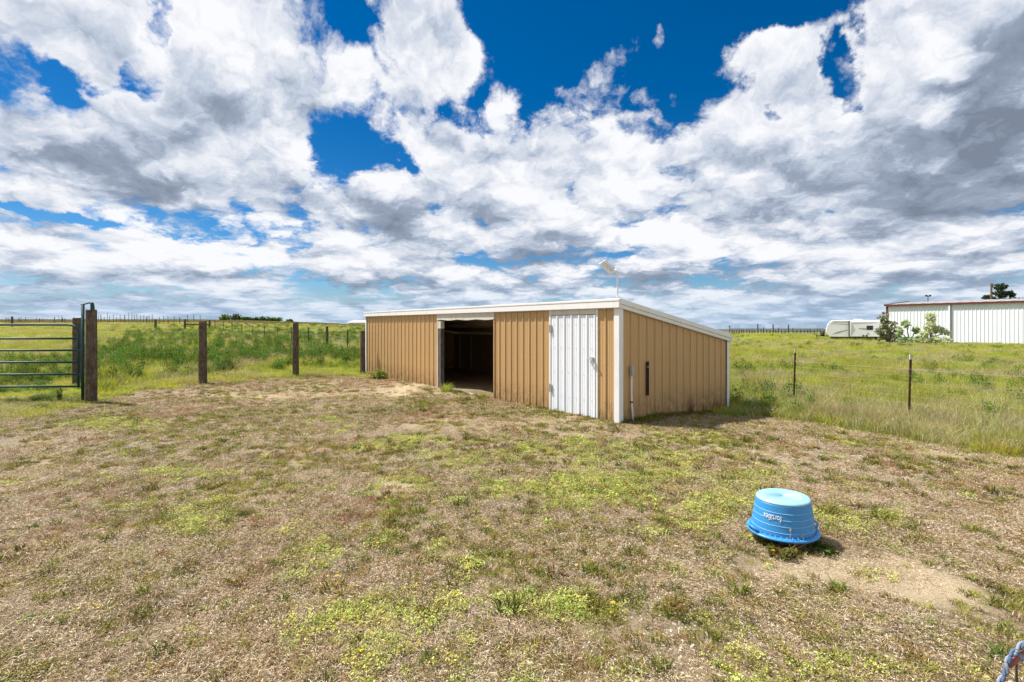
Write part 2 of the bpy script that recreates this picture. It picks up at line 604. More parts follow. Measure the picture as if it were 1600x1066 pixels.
def terrain(x, y, micro=True):
    x = np.asarray(x, float); y = np.asarray(y, float)
    d = np.where(y > 5, y, 5)
    w = 1 - sstep(-0.7, 0.4, x/d)
    z = w*np.interp(d, *LEFT) + (1-w)*np.interp(d, *RIGHT)
    sv = (x-SH_O[0])*SV[0] + (y-SH_O[1])*SV[1]
    z = z - 0.19*sstep(0.6, 4.2, sv)*(1-sstep(70, 100, y))
    if micro:
        r = np.hypot(x, y)
        z = z + (fbm(x*0.8+50, y*0.8+50, 3)-0.5)*0.05*(1-sstep(40, 80, r))
        z = z + (fbm(x*0.09+50, y*0.09+50, 3)-0.5)*0.25*sstep(25, 60, r)
    return z


def tz(x, y):
    return float(terrain(x, y))


def proj(x, y, z=0.0):
    return CX + F*x/y, HY + F*(CAMZ-z)/y


def on_ground(px, py):
    """the place on the ground seen at a pixel of the photograph"""
    ys = np.concatenate([np.linspace(1.5, 40, 1500), np.linspace(40, 400, 1800)])
    xs = (px-CX)/F*ys
    sy = HY + F*(CAMZ-terrain(xs, ys, False))/ys
    i = int(np.argmax(sy <= py)) if (sy <= py).any() else len(ys)-1
    return float(xs[i]), float(ys[i])


def sh_loc(a, b, z=0.0):
    p = SH_O + a*SV + b*SU
    return Vector((p[0], p[1], z))


# ====================================================================== the ground
def axis(n, lim, fine):
    t = np.linspace(-1, 1, n)
    k = math.asinh(lim/fine)
    return fine*np.sinh(t*k)


def make_ground():
    gx = axis(380, 9000, 6.0)
    gy = axis(380, 9000, 6.0) + 6
    X, Y = np.meshgrid(gx, gy)
    Z = terrain(X, Y)
    # inside the shed the floor is trodden a little lower and flat
    V = np.stack([X.ravel(), Y.ravel(), Z.ravel()], 1)
    n, m = len(gx), len(gy)
    i = np.arange((m-1)*(n-1)); r, c = i//(n-1), i % (n-1)
    a = r*n+c
    Fc = np.stack([a, a+1, a+n+1, a+n], 1)
    me = bpy.data.meshes.new('ground')
    me.vertices.add(len(V)); me.vertices.foreach_set('co', V.ravel())
    me.loops.add(Fc.size); me.loops.foreach_set('vertex_index', Fc.ravel())
    me.polygons.add(len(Fc)); me.polygons.foreach_set('loop_start', np.arange(len(Fc))*4)
    me.polygons.foreach_set('loop_total', np.full(len(Fc), 4))
    me.update(); me.validate()
    me.polygons.foreach_set('use_smooth', np.ones(len(Fc), bool))
    # share of meadow under each point: 0 in the trodden yard, 1 out in the fields
    at = me.attributes.new('meadow', 'FLOAT', 'POINT')
    at.data.foreach_set('value', meadow(V[:, 0], V[:, 1]).astype(np.float32))
    at = me.attributes.new('sand', 'FLOAT', 'POINT')
    sm = np.zeros(len(V)); nr_ = (V[:, 1] > 2) & (V[:, 1] < 30)
    sm[nr_] = px_mask(V[nr_, 0], V[nr_, 1], BARE_P)
    at.data.foreach_set('value', sm.astype(np.float32))
    m = Mat('ground_soil', 0.95, 0, 0.1)
    P = m.vec('Position')
    big = m.noise(P, 0.45, 5, 0.6)
    mid = m.noise(P, 5.0, 6, 0.7)
    fin = m.noise(P, 60.0, 5, 0.75)
    vor = m.t.nodes.new('ShaderNodeTexVoronoi'); vor.inputs['Scale'].default_value = 90
    m.t.links.new(P, vor.inputs['Vector'])
    soil = m.ramp(fin, [(0.25, (0.045, 0.032, 0.020)), (0.47, (0.16, 0.12, 0.08)), (0.62, (0.31, 0.245, 0.17)), (0.82, (0.55, 0.46, 0.35))])
    soil = m.mix(m.maprange(big, 0.35, 0.65, 0, 0.75), soil, m.ramp(fin, [(0.3, (0.20, 0.14, 0.075)), (0.7, (0.56, 0.44, 0.27))]))
    soil = m.mix(m.maprange(mid, 0.5, 0.72, 0, 0.45), soil, (0.15, 0.13, 0.06))
    soil = m.mix(m.maprange(vor.outputs['Distance'], 0.05, 0.22, 0.35, 0), soil, (0.55, 0.50, 0.45))
    sa = m.t.nodes.new('ShaderNodeAttribute'); sa.attribute_name = 'sand'
    soil = m.mix(m.maprange(sa.outputs['Fac'], 0, 1, 0, .8), soil, m.ramp(fin, [(0.3, (0.36, 0.27, 0.16)), (0.7, (0.68, 0.56, 0.38))]))
    fl = m.noise(m.vec('Position', (1, 1.0, 1)), 0.05, 8, 0.65)
    fm = m.noise(P, 1.3, 6, 0.7)
    grass = m.ramp(fl, [(0.32, (0.11, 0.18, 0.015)), (0.47, (0.22, 0.25, 0.022)), (0.6, (0.32, 0.30, 0.045)), (0.75, (0.30, 0.22, 0.07))])
    grass = m.mix(m.maprange(fm, 0.35, 0.7, 0, 0.6), grass, (0.07, 0.085, 0.02))
    # the open range far out is drier, and beyond the crest it is farmland
    g = m.t.nodes.new('ShaderNodeNewGeometry')
    sx = m.t.nodes.new('ShaderNodeSeparateXYZ'); m.t.links.new(g.outputs['Position'], sx.inputs[0])
    far = m.maprange(sx.outputs[1], 45, 95, 0, 1)
    lf = m.maprange(sx.outputs[0], -12, 8, 1, 0)
    mm = m.t.nodes.new('ShaderNodeMath'); mm.operation = 'MULTIPLY'
    m.t.links.new(far, mm.inputs[0]); m.t.links.new(lf, mm.inputs[1])
    dry = m.ramp(m.noise(m.vec('Position', (0.3, 1, 1)), 0.12, 8, 0.7), [(0.3, (0.12, 0.13, 0.035)), (0.5, (0.19, 0.17, 0.06)), (0.7, (0.26, 0.19, 0.08))])
    grass = m.mix(mm.outputs[0], grass, dry)
    grass = m.mix(m.maprange(sx.outputs[1], 300, 1500, 0, 1), grass, m.ramp(m.noise(m.vec('Position', (1, 0.3, 1)), 0.002, 5, 0.6), [(0.35, (0.035, 0.055, 0.045)), (0.65, (0.14, 0.13, 0.10))]))
    att = m.t.nodes.new('ShaderNodeAttribute'); att.attribute_name = 'meadow'
    m.color(m.mix(att.outputs['Fac'], soil, grass))
    m.bump(fin, 0.9, 0.02)
    o = link_mesh('ground', me, m.m)
    tag(o, 'dry trodden yard soil running out into grassland to the horizon', kind='structure')
    return o


# boundary between trodden yard and standing grass, as seen in the photograph, carried onto the ground
_bx = np.array([-900, -400, 0, 60, 110, 150, 200, 317, 462, 567, 700, 1143, 1241, 1421, 1600, 2000, 2600])
_by = np.array([760, 690, 652, 648, 640, 628, 612, 600, 591, 588, 586, 640, 641, 672, 697, 765, 880])


def beyond(x, y):
    """pixels of the photograph beyond the yard edge; negative inside the yard"""
    ys = np.where(y > 1.0, y, 1.0)
    px, py = proj(x, ys)
    b = np.interp(px, _bx, _by)
    d = b - py
    d = np.where(y < 2.5, -50.0, d)
    return d


def meadow(x, y):
    n = (fbm(x*0.9, y*0.9, 4)-0.5)*26
    return sstep(-5, 5, beyond(x, y)+n)


def in_shed(x, y, m=0.0):
    a = (x-SH_O[0])*SV[0]+(y-SH_O[1])*SV[1]
    b = (x-SH_O[0])*SU[0]+(y-SH_O[1])*SU[1]
    return (a > -m) & (a < SH_W+m) & (b > -m) & (b < SH_L+m)


# ====================================================================== low plants
LEAF = foliage_mat('grass_blades', 0.30, 0.34)
LITTER = foliage_mat('dry_litter', 0.10, 0.16)
FIELD = foliage_mat('meadow_blades', 0.45, 0.32)


def mesh_np(name, V, faces_flat, starts, totals, tint):
    me = bpy.data.meshes.new(name)
    me.vertices.add(len(V)); me.vertices.foreach_set('co', V.astype(np.float32).ravel())
    me.loops.add(len(faces_flat)); me.loops.foreach_set('vertex_index', faces_flat.astype(np.int32))
    me.polygons.add(len(starts)); me.polygons.foreach_set('loop_start', starts.astype(np.int32))
    me.polygons.foreach_set('loop_total', totals.astype(np.int32))
    me.update(); me.validate()
    a = me.color_attributes.new('tint', 'FLOAT_COLOR', 'POINT')
    a.data.foreach_set('color', np.concatenate([tint, np.ones((len(V), 1))], 1).astype(np.float32).ravel())
    return me


def pick(cols, n, g):
    cols = np.array(cols, float)
    c = cols[g.integers(0, len(cols), n)]
    return c*g.uniform(0.82, 1.18, (n, 1))


def blades(name, n, rad, h, w, lean, cols, seed, tipcols=None, curl=0.5, mat=None, zbase=0.0, power=0.5):
    """n curved blades: each is a quad and a triangle"""
    g = np.random.default_rng(seed)
    a = g.uniform(0, 2*np.pi, n)
    r = rad*g.uniform(0, 1, n)**power
    bx, by = r*np.cos(a), r*np.sin(a)
    hh = g.uniform(h[0], h[1], n)
    la = g.uniform(0, 2*np.pi, n)
    la = np.where(g.random(n) < 0.5, a + g.normal(0, .6, n), la)
    ln = g.uniform(lean[0], lean[1], n)*hh
    ux, uy = np.cos(la), np.sin(la)
    tw = g.uniform(0, 2*np.pi, n)
    wx, wy = np.cos(tw), np.sin(tw)
    ww = w*g.uniform(0.6, 1.3, n)
    up = np.sqrt(np.clip(hh**2-ln**2*0.9, (0.08*hh)**2, None))
    z0 = np.full(n, zbase)
    mx_, my_ = bx+ux*ln*(0.5-0.25*curl), by+uy*ln*(0.5-0.25*curl)
    mz = z0+up*0.6
    tx, ty, tz_ = bx+ux*ln, by+uy*ln, z0+up*(1-0.25*curl*g.random(n))
    V = np.stack([
        np.stack([bx-wx*ww/2, by-wy*ww/2, z0], 1), np.stack([bx+wx*ww/2, by+wy*ww/2, z0], 1),
        np.stack([mx_+wx*ww*.4, my_+wy*ww*.4, mz], 1), np.stack([mx_-wx*ww*.4, my_-wy*ww*.4, mz], 1),
        np.stack([tx, ty, tz_], 1)], 1).reshape(-1, 3)
    base = np.arange(n)*5
    quad = np.stack([base, base+1, base+2, base+3], 1)
    tri = np.stack([base+3, base+2, base+4], 1)
    flat = np.concatenate([quad, tri], 1).ravel()
    starts = np.stack([np.arange(n)*7, np.arange(n)*7+4], 1).ravel()
    tot = np.tile([4, 3], n)
    c = pick(cols, n, g)
    ct = c if tipcols is None else pick(tipcols, n, g)
    T = np.stack([c*0.9, c*0.9, (c+ct)/2, (c+ct)/2, ct], 1).reshape(-1, 3)
    me = mesh_np(name, V, flat, starts, tot, T)
    me.materials.append(mat or LEAF)
    return me


def straws(name, n, rad, ln, w, cols, seed, zmax=0.02, tilt=0.25, mat=None):
    """dead stems lying about in all directions"""
    g = np.random.default_rng(seed)
    a = g.uniform(0, 2*np.pi, n); r = rad*np.sqrt(g.random(n))
    c = np.stack([r*np.cos(a), r*np.sin(a), g.uniform(0.001, zmax, n)], 1)
    d = g.uniform(0, 2*np.pi, n); t = g.normal(0, tilt, n)
    L = g.uniform(ln[0], ln[1], n)
    u = np.stack([np.cos(d)*np.cos(t), np.sin(d)*np.cos(t), np.sin(t)], 1)*L[:, None]/2
    s = np.stack([-np.sin(d), np.cos(d), np.zeros(n)], 1)*(w*g.uniform(.5, 1.3, n))[:, None]/2
    s[:, 2] += g.normal(0, 0.4, n)*w/2
    bow = np.zeros((n, 3)); bow[:, 2] = g.uniform(0, .12, n)*L
    bow[:, :2] = (s[:, :2]/w)*g.normal(0, .12, n)[:, None]*L[:, None]*2
    V = np.stack([c-u-s*.6, c-u+s*.6, c+bow+s, c+bow-s, c+u], 1).reshape(-1, 3)
    V[:, 2] = np.maximum(V[:, 2], -0.004)
    base = np.arange(n)*5
    flat = np.concatenate([np.stack([base, base+1, base+2, base+3], 1), np.stack([base+3, base+2, base+4], 1)], 1).ravel()
    starts = np.stack([np.arange(n)*7, np.arange(n)*7+4], 1).ravel()
    T = np.repeat(pick(cols, n, g), 5, 0)
    me = mesh_np(name, V, flat, starts, np.tile([4, 3], n), T)
    me.materials.append(mat or LITTER)
    return me


def leaves(name, n, centre_fn, size, cols, seed, mat=None, flat_=0.5, aspect=0.5):
    """n folded four-sided leaves at points given by centre_fn(g, n)"""
    g = np.random.default_rng(seed)
    c = centre_fn(g, n)
    d = g.uniform(0, 2*np.pi, n); t = g.normal(0.2, flat_, n)
    L = g.uniform(size[0], size[1], n)
    u = np.stack([np.cos(d)*np.cos(t), np.sin(d)*np.cos(t), np.sin(t)], 1)*L[:, None]/2
    roll = g.normal(0, flat_, n)
    s0 = np.stack([-np.sin(d), np.cos(d), np.zeros(n)], 1)
    nrm = np.cross(u/np.linalg.norm(u, axis=1)[:, None], s0)
    s = (s0*np.cos(roll)[:, None] + nrm*np.sin(roll)[:, None])*(L*aspect)[:, None]/2
    V = np.stack([c-u, c+s, c+u, c-s], 1).reshape(-1, 3)
    base = np.arange(n)*4
    flat = np.stack([base, base+1, base+2, base+3], 1).ravel()
    T = np.repeat(pick(cols, n, g), 4, 0)
    me = mesh_np(name, V, flat, np.arange(n)*4, np.full(n, 4), T)
    me.materials.append(mat or LEAF)
    return me


def dome_pts(rx, rz, z0=0.0, shell=0.5):
    def f(g, n):
        p = g.normal(size=(n, 3)); p /= np.linalg.norm(p, axis=1)[:, None]
        p *= (g.random(n)**shell)[:, None]
        p[:, 2] = np.abs(p[:, 2])
        return p*np.array([rx, rx, rz]) + np.array([0, 0, z0])
    return f


def merge(name, meshes, mat_list=None):
    bm = bmesh.new()
    mats = []
    for me in meshes:
        off = {}
        for i, m in enumerate(me.materials):
            if m not in mats: mats.append(m)
            off[i] = mats.index(m)
        k = len(bm.faces)
        bm.from_mesh(me)
        bm.faces.ensure_lookup_table()
        for f in bm.faces[k:]:
            f.material_index = off.get(f.material_index, 0)
    out = bpy.data.meshes.new(name)
    bm.to_mesh(out); bm.free()
    for m in mats: out.materials.append(m)
    return out


def scatter(name, label, cat, protos, pts, rot, scl, idx):
    pc = bpy.data.collections.new(name + '_kinds')
    for k, me in enumerate(protos):
        o = bpy.data.objects.new('%s_kind_%02d' % (name, k), me)
        pc.objects.link(o)
    n = len(pts)
    me = bpy.data.meshes.new(name)
    me.vertices.add(n); me.vertices.foreach_set('co', np.asarray(pts, np.float32).ravel())
    for nm, ty, arr, key in (('inst_rot', 'FLOAT_VECTOR', rot, 'vector'), ('inst_scale', 'FLOAT_VECTOR', scl, 'vector'), ('inst_kind', 'INT', idx, 'value')):
        a = me.attributes.new(nm, ty, 'POINT')
        a.data.foreach_set(key, np.asarray(arr, np.int32 if ty == 'INT' else np.float32).ravel())
    o = link_mesh(name, me)
    ng = bpy.data.node_groups.new(name + '_scatter', 'GeometryNodeTree')
    ng.interface.new_socket('Geometry', in_out='INPUT', socket_type='NodeSocketGeometry')
    ng.interface.new_socket('Geometry', in_out='OUTPUT', socket_type='NodeSocketGeometry')
    N, Lk = ng.nodes, ng.links
    gi, go = N.new('NodeGroupInput'), N.new('NodeGroupOutput')
    ci = N.new('GeometryNodeCollectionInfo')
    ci.inputs['Collection'].default_value = pc
    ci.inputs['Separate Children'].default_value = True
    ci.inputs['Reset Children'].default_value = True
    ip = N.new('GeometryNodeInstanceOnPoints')
    ip.inputs['Pick Instance'].default_value = True
    Lk.new(gi.outputs[0], ip.inputs['Points'])
    Lk.new(ci.outputs[0], ip.inputs['Instance'])
    for nm, ty, sock in (('inst_rot', 'FLOAT_VECTOR', 'Rotation'), ('inst_scale', 'FLOAT_VECTOR', 'Scale'), ('inst_kind', 'INT', 'Instance Index')):
        a = N.new('GeometryNodeInputNamedAttribute'); a.data_type = ty
        a.inputs['Name'].default_value = nm
        src = [s for s in a.outputs if s.enabled and s.name == 'Attribute'][0]
        Lk.new(src, ip.inputs[sock])
    Lk.new(ip.outputs[0], go.inputs[0])
    md = o.modifiers.new('scatter', 'NODES'); md.node_group = ng
    tag(o, label, cat, kind='stuff')
    return o


def wedge(n, z0, z1, px0=-180, px1=1780, g=rng, power=1.0):
    """n ground points in the sector the photograph looks over, evenly spread over the ground"""
    y = np.sqrt(g.random(n)*(z1**2-z0**2)+z0**2) if power == 1.0 else z0*(z1/z0)**g.random(n)
    px = g.uniform(px0, px1, n)
    return (px-CX)/F*y, y


def finish(x, y, sx, sz, tilt=0.1, g=rng):
    n = len(x)
    pts = np.stack([x, y, terrain(x, y)], 1)
    rot = np.stack([g.normal(0, tilt, n), g.normal(0, tilt, n), g.uniform(0, 6.283, n)], 1)
    scl = np.stack([sx, sx, sz], 1)
    return pts, rot, scl


def px_mask(x, y, lst):
    """soft patches whose place was read off the photograph"""
    px, py = proj(x, y)
    m = np.zeros(len(x))
    w = (fbm(x*1.7+3, y*1.7, 3)-.5)
    for (cx_, cy_, rx, ry, s) in lst:
        d = np.sqrt(((px-cx_)/rx)**2+((py-cy_)/ry)**2) + w*1.7
        m = np.maximum(m, s*(1-sstep(0.35, 1.3, d)))
    return m


LIME_P = [(940, 762, 210, 55, 1), (1000, 735, 200, 30, .8), (760, 720, 120, 30, .6), (1130, 790, 90, 30, .9), (640, 960, 120, 40, .7), (650, 760, 90, 26, .45), (1000, 830, 80, 26, .5), (700, 880, 90, 26, .4), (1090, 800, 75, 32, 1), (830, 702, 130, 22, .8), (1010, 722, 130, 22, .8), (1150, 745, 90, 25, .8), (490, 872, 60, 55, .9), (580, 965, 110, 45, 1),
          (470, 1000, 80, 35, .8), (860, 952, 100, 28, 1), (590, 840, 50, 24, .7), (1320, 812, 100, 32, .8), (1360, 820, 60, 20, .7), (200, 664, 80, 11, .9), (190, 705, 50, 12, .6), (285, 738, 70, 10, .7),
          (330, 795, 60, 16, .5), (620, 690, 90, 14, .7), (1450, 1045, 160, 26, .9), (740, 985, 50, 20, .7), (520, 665, 70, 12, .5), (1200, 960, 70, 20, .3), (560, 1045, 60, 25, .6), (310, 812, 50, 18, .7),
          (1060, 690, 90, 14, .5), (1300, 1060, 120, 20, .7)]
BARE_P = [(1190, 885, 120, 22, 1), (1350, 885, 110, 34, 1), (1440, 912, 110, 34, 1), (1080, 880, 60, 18, .7), (430, 625, 190, 16, .55), (800, 662, 200, 13, .5), (960, 680, 120, 10, .5), (640, 610, 80, 10, .8),
          (60, 740, 90, 14, .6), (600, 755, 70, 14, .7), (1340, 880, 70, 18, .8), (1060, 905, 60, 14, .5), (1480, 700, 120, 12, .5)]

make_ground()

STRAW = [(.46, .365, .215), (.62, .52, .35), (.27, .20, .11), (.40, .305, .19), (.12, .085, .05), (.82, .73, .56), (.30, .235, .10), (.20, .14, .085), (.52, .42, .28)]
OLIVE = [(.14, .155, .022), (.21, .20, .03), (.085, .115, .015), (.26, .23, .045)]
DEEP = [(.05, .105, .012), (.08, .15, .018), (.14, .22, .025)]
LIME = [(.42, .48, .11), (.52, .56, .18), (.30, .37, .06)]
RUSTY = [(.34, .185, .045), (.42, .26, .07), (.22, .115, .03), (.31, .22, .05)]
YELLOWG = [(.36, .40, .035), (.27, .35, .022), (.44, .43, .06)]

# ---- dead stems and clippings over the whole yard
lit = [straws('litter', 240, .19, (.008, .036), .0026, STRAW, 11+k) for k in range(4)]
lit += [straws('litter', 200, .19, (.008, .036), .0026, STRAW+RUSTY, 21+k) for k in range(2)]
X, Y = [], []
for (n, a, b) in ((6500, 2.3, 6.0), (11000, 6.0, 12.0), (9000, 12.0, 22.0)):
    x, y = wedge(n, a, b); X.append(x); Y.append(y)
x, y = np.concatenate(X), np.concatenate(Y)
keep = (beyond(x, y) < 8) & ~in_shed(x, y, 0.0) & (rng.random(len(x)) < sstep(.30, .66, fbm(x*1.6, y*1.6, 4))*1.0*(1-.85*px_mask(x, y, BARE_P)))
x, y = x[keep], y[keep]
s = rng.uniform(.7, 1.3, len(x))*np.interp(y, [3, 8, 18], [0.9, 1.15, 1.7])
scatter('dry_grass_litter', 'pale dead grass stems lying over the yard soil', 'dead grass', lit, *finish(x, y, s, s, .05), rng.integers(0, len(lit), len(x)))

# ---- short living turf, olive and rusty, in tufts
tuft = [blades('turf', 64, .060, (.015, .050), .0046, (.4, .97), [OLIVE, OLIVE+DEEP, OLIVE+YELLOWG, YELLOWG][k], 31+k, [OLIVE+YELLOWG, OLIVE, YELLOWG, YELLOWG+STRAW][k], power=.7) for k in range(4)]
tuft += [blades('turf', 56, .060, (.015, .048), .0042, (.4, .97), RUSTY, 41+k, RUSTY+STRAW+YELLOWG, power=.7) for k in range(3)]
tuft += [blades('turf', 22, .05, (.02, .06), .0045, (.4, .95), STRAW, 45+k) for k in range(2)]
X, Y = [], []
for (n, a, b) in ((9500, 2.3, 6.0), (25000, 6.0, 12.0), (22000, 12.0, 22.0)):
    x, y = wedge(n, a, b); X.append(x); Y.append(y)
x, y = np.concatenate(X), np.concatenate(Y)
cl = fbm(x*1.1+7, y*1.1+3, 4); cl2 = fbm(x*4.5, y*4.5+11, 3)
bare = px_mask(x, y, BARE_P); lm = px_mask(x, y, LIME_P)
farm = sstep(5, 14, y)*.12
p = sstep(.35, .56, cl*.45+cl2*.55+farm*.6+lm*.08)*(1-.88*bare)
keep = (beyond(x, y) < 6) & ~in_shed(x, y, 0.0) & (rng.random(len(x)) < p)
x, y, cl = x[keep], y[keep], cl[keep]
rust = fbm(x*.7+31, y*.7+5, 3) + rng.normal(0, .09, len(x))
idx = np.where(rust > .60, 4+rng.integers(0, 3, len(x)), rng.integers(0, 4, len(x)))
idx = np.where(rng.random(len(x)) < .18, 7+rng.integers(0, 2, len(x)), idx)
s = rng.uniform(.6, 1.25, len(x))*np.interp(y, [3, 8, 18], [0.95, 1.15, 1.7])
scatter('short_turf', 'short olive and rust brown grass tufts in the trodden yard', 'grass', tuft, *finish(x, y, s, s*rng.uniform(.6, 1.1, len(x)), .1), idx)

# ---- low bright green mats (tiny leaves in round sprays)
def mat_pts(g, n):
    k = 9
    cx_ = g.uniform(-.07, .07, (k, 2)); a = g.integers(0, k, n)
    p = cx_[a] + g.normal(0, .016, (n, 2))
    return np.concatenate([p, g.uniform(.004, .035, (n, 1))], 1)
mats_ = [leaves('low_weed', 110, mat_pts, (.008, .018), LIME, 61+k, flat_=.5, aspect=.6) for k in range(4)]
X, Y = [], []
for (n, a, b) in ((15000, 2.3, 6.0), (26000, 6.0, 12.0), (11000, 12.0, 20.0)):
    x, y = wedge(n, a, b); X.append(x); Y.append(y)
x, y = np.concatenate(X), np.concatenate(Y)
lm = px_mask(x, y, LIME_P)
g2 = fbm(x*3.1+5, y*3.1, 4)
p = sstep(.34, .56, g2*.8+lm*.30-.08)*(lm*.66+.10)
keep = (beyond(x, y) < 0) & ~in_shed(x, y, .1) & (rng.random(len(x)) < p)
x, y = x[keep], y[keep]
s = rng.uniform(.6, 1.3, len(x))*np.interp(y, [3, 8, 18], [0.9, 1.1, 1.6])
scatter('low_green_mats', 'low bright green weeds spreading in patches over the yard', 'weeds', mats_, *finish(x, y, s, s, .05), rng.integers(0, 4, len(x)))

# ---- darker rosettes and coarse tufts
ros = []
for k in range(5):
    a_ = blades('coarse_tuft', 44, .050, (.04, .095), .008, (.6, .98), [DEEP+OLIVE, OLIVE, DEEP, OLIVE+RUSTY, DEEP+OLIVE][k], 71+k, [OLIVE+DEEP, YELLOWG+OLIVE, DEEP+OLIVE, RUSTY+OLIVE, OLIVE][k], curl=.8)
    ros.append(a_)
x1, y1 = wedge(3400, 2.4, 14.0)
x2, y2 = wedge(3000, 3.0, 12.0, 560, 1780)
x, y = np.concatenate([x1, x2]), np.concatenate([y1, y2])
keep = (beyond(x, y) < -6) & ~in_shed(x, y, .1) & (px_mask(x, y, BARE_P) < .4) & (rng.random(len(x)) < sstep(.42, .58, fbm(x*1.3+2, y*1.3, 3))*.75+.16)
x, y = x[keep], y[keep]
s = rng.uniform(.45, 1.05, len(x))*(1+.55*(rng.random(len(x)) < .18))
# fringe of weeds along the foot of the shed walls
fx, fy, fs = [], [], []
for _ in range(520):
    if rng.random() < .5:
        q = sh_loc(rng.uniform(.1, SH_W+.4), -abs(rng.normal(.05, .09))); k = rng.uniform(.7, 1.7)
    else:
        b = rng.uniform(-.2, SH_L); q = sh_loc(-abs(rng.normal(.06, .06)), b); k = rng.uniform(.4, 1.2)
        if fbm(np.array([b*1.3]), np.array([4.]), 2)[0] < .45: continue
    fx.append(q.x); fy.append(q.y); fs.append(k)
x, y, s = np.concatenate([x, fx]), np.concatenate([y, fy]), np.concatenate([s, fs])
scatter('coarse_green_tufts', 'scattered coarse dark green tufts across the yard and along the foot of the shed', 'weeds', ros, *finish(x, y, s, s, .12), rng.integers(0, 5, len(x)))

# ---- pale gravel crumbs
peb = []
for k in range(3):
    g = np.random.default_rng(81+k); mb = MB()
    for _ in range(14):
        a, r, sz = g.uniform(0, 6.28), .12*math.sqrt(g.random()), g.uniform(.004, .011)
        c = Vector((r*math.cos(a), r*math.sin(a), sz*.3))
        vs = [c+Vector(v)*sz*g.uniform(.7, 1.2) for v in ((1,0,0),(0,1,0),(-1,0,0),(0,-1,0),(0,0,.7),(0,0,-.7))]
        mb.add(vs, [(0,1,4),(1,2,4),(2,3,4),(3,0,4),(1,0,5),(2,1,5),(3,2,5),(0,3,5)])
    me = mb.mesh('gravel')
    gm = bpy.data.materials.get('gravel_stone') or Mat('gravel_stone', .9).color((.55, .50, .43)).m
    me.materials.append(gm); peb.append(me)
x, y = wedge(5200, 2.3, 9.0)
keep = (beyond(x, y) < -10) & (fbm(x*1.1+7, y*1.1+3, 4) < .55) & (px_mask(x, y, BARE_P) < .3)
x, y = x[keep], y[keep]
s = rng.uniform(.6, 1.3, len(x))
scatter('gravel', 'pale gravel crumbs mixed into the yard soil', 'gravel', peb, *finish(x, y, s, s, 0), rng.integers(0, 3, len(x)))

# ---- meadow beyond the fences
TG = [(.19, .33, .020), (.28, .41, .025), (.10, .21, .015), (.37, .45, .035)]
TT = [(.36, .47, .04), (.48, .53, .06), (.58, .53, .17)]
SEED = [(.52, .45, .24), (.70, .62, .40), (.38, .32, .15)]
tall = [blades('tall_grass', 110, .30, (.18, .46), .0085, (.1, .6), TG, 101+k, TT, power=.6, mat=FIELD) for k in range(4)]           # 0-3 green
tall += [blades('tall_grass', 90, .30, (.25, .60), .0070, (.15, .75), TG+SEED, 111+k, SEED, curl=.9, power=.6, mat=FIELD) for k in range(3)]   # 4-6 seeding
tall += [blades('tall_grass', 90, .28, (.14, .40), .010, (.2, .7), YELLOWG, 121+k, YELLOWG+TT, power=.6, mat=FIELD) for k in range(2)]  # 7-8 yellow green
def forb(seed):
    g0 = np.random.default_rng(seed)
    a_ = leaves('forb', 330, dome_pts(.17, .56, .02, .5), (.03, .085), [(.06, .14, .018), (.10, .20, .022), (.16, .29, .035)], seed, aspect=.35, flat_=.8, mat=FIELD)
    b_ = blades('forb', 30, .16, (.3, .6), .010, (.1, .45), DEEP, seed+5, DEEP, mat=FIELD)
    return merge('forb', [a_, b_])
tall += [forb(131+k) for k in range(3)]                                                                                  # 9-11 dark bushy
tall += [merge('pale_forb', [leaves('pf', 260, dome_pts(.26, .34, .02, .5), (.02, .06), [(.28, .35, .16), (.20, .29, .09), (.40, .44, .27)], 141+k, aspect=.4, flat_=.8, mat=FIELD)]) for k in range(2)]  # 12-13
X, Y = [], []
for (n, a, b, pw) in ((17000, 7.0, 26.0, 1), (22000, 26.0, 60.0, 1), (9000, 60, 110, 1)):
    x, y = wedge(n, a, b, power=pw, px0=-160, px1=1760); X.append(x); Y.append(y)
# extra planting just beyond the right fence, where single blades can be seen
x, y = wedge(2600, 6.5, 18.0, 1120, 1800); X.append(x); Y.append(y)
x, y = np.concatenate(X), np.concatenate(Y)
bd = beyond(x, y)
px, py = proj(x, y)
leftside = x < 2
keep = (bd + (fbm(x*1.5, y*1.5, 3)-.5)*14 > 1) & ~in_shed(x, y, .3)
# keep the building plots clear
keep &= ~((y > 44) & (px > 1390) & (py < 534))
x, y, bd, px, leftside = x[keep], y[keep], bd[keep], px[keep], leftside[keep]
n = len(x)
z1 = fbm(x*.22+3, y*.22, 4); z2 = fbm(x*.55+40, y*.55, 3); z3 = fbm(x*.13+9, y*.30+70, 3)
u = rng.random(n)
idx = rng.integers(0, 4, n)
idx = np.where(u < sstep(.42, .62, z2)*np.where(leftside, .48, .66), 4+rng.integers(0, 3, n), idx)
idx = np.where(rng.random(n) < sstep(.46, .6, z1)*.55, 7+rng.integers(0, 2, n), idx)
band = np.where(leftside, sstep(8, 14, bd)*(1-sstep(60, 95, bd)), 0)
idx = np.where(leftside & (rng.random(n) < band*.48*sstep(.45, .58, fbm(x*1.9+13, y*1.3, 3))), 9+rng.integers(0, 3, n), idx)
idx = np.where((~leftside) & (px < 1250) & (bd < 30) & (rng.random(n) < .40), np.where(rng.random(n) < .20, 9+rng.integers(0, 3, n), 12+rng.integers(0, 2, n)), idx)
idx = np.where((~leftside) & (rng.random(n) < .05) & (z1 < .5), 9+rng.integers(0, 3, n), idx)
idx = np.where((~leftside) & (rng.random(n) < .07), 12+rng.integers(0, 2, n), idx)
idx = np.where((~leftside) & (bd < 30) & (px > 1250) & (rng.random(n) < .18), 4+rng.integers(0, 3, n), idx)
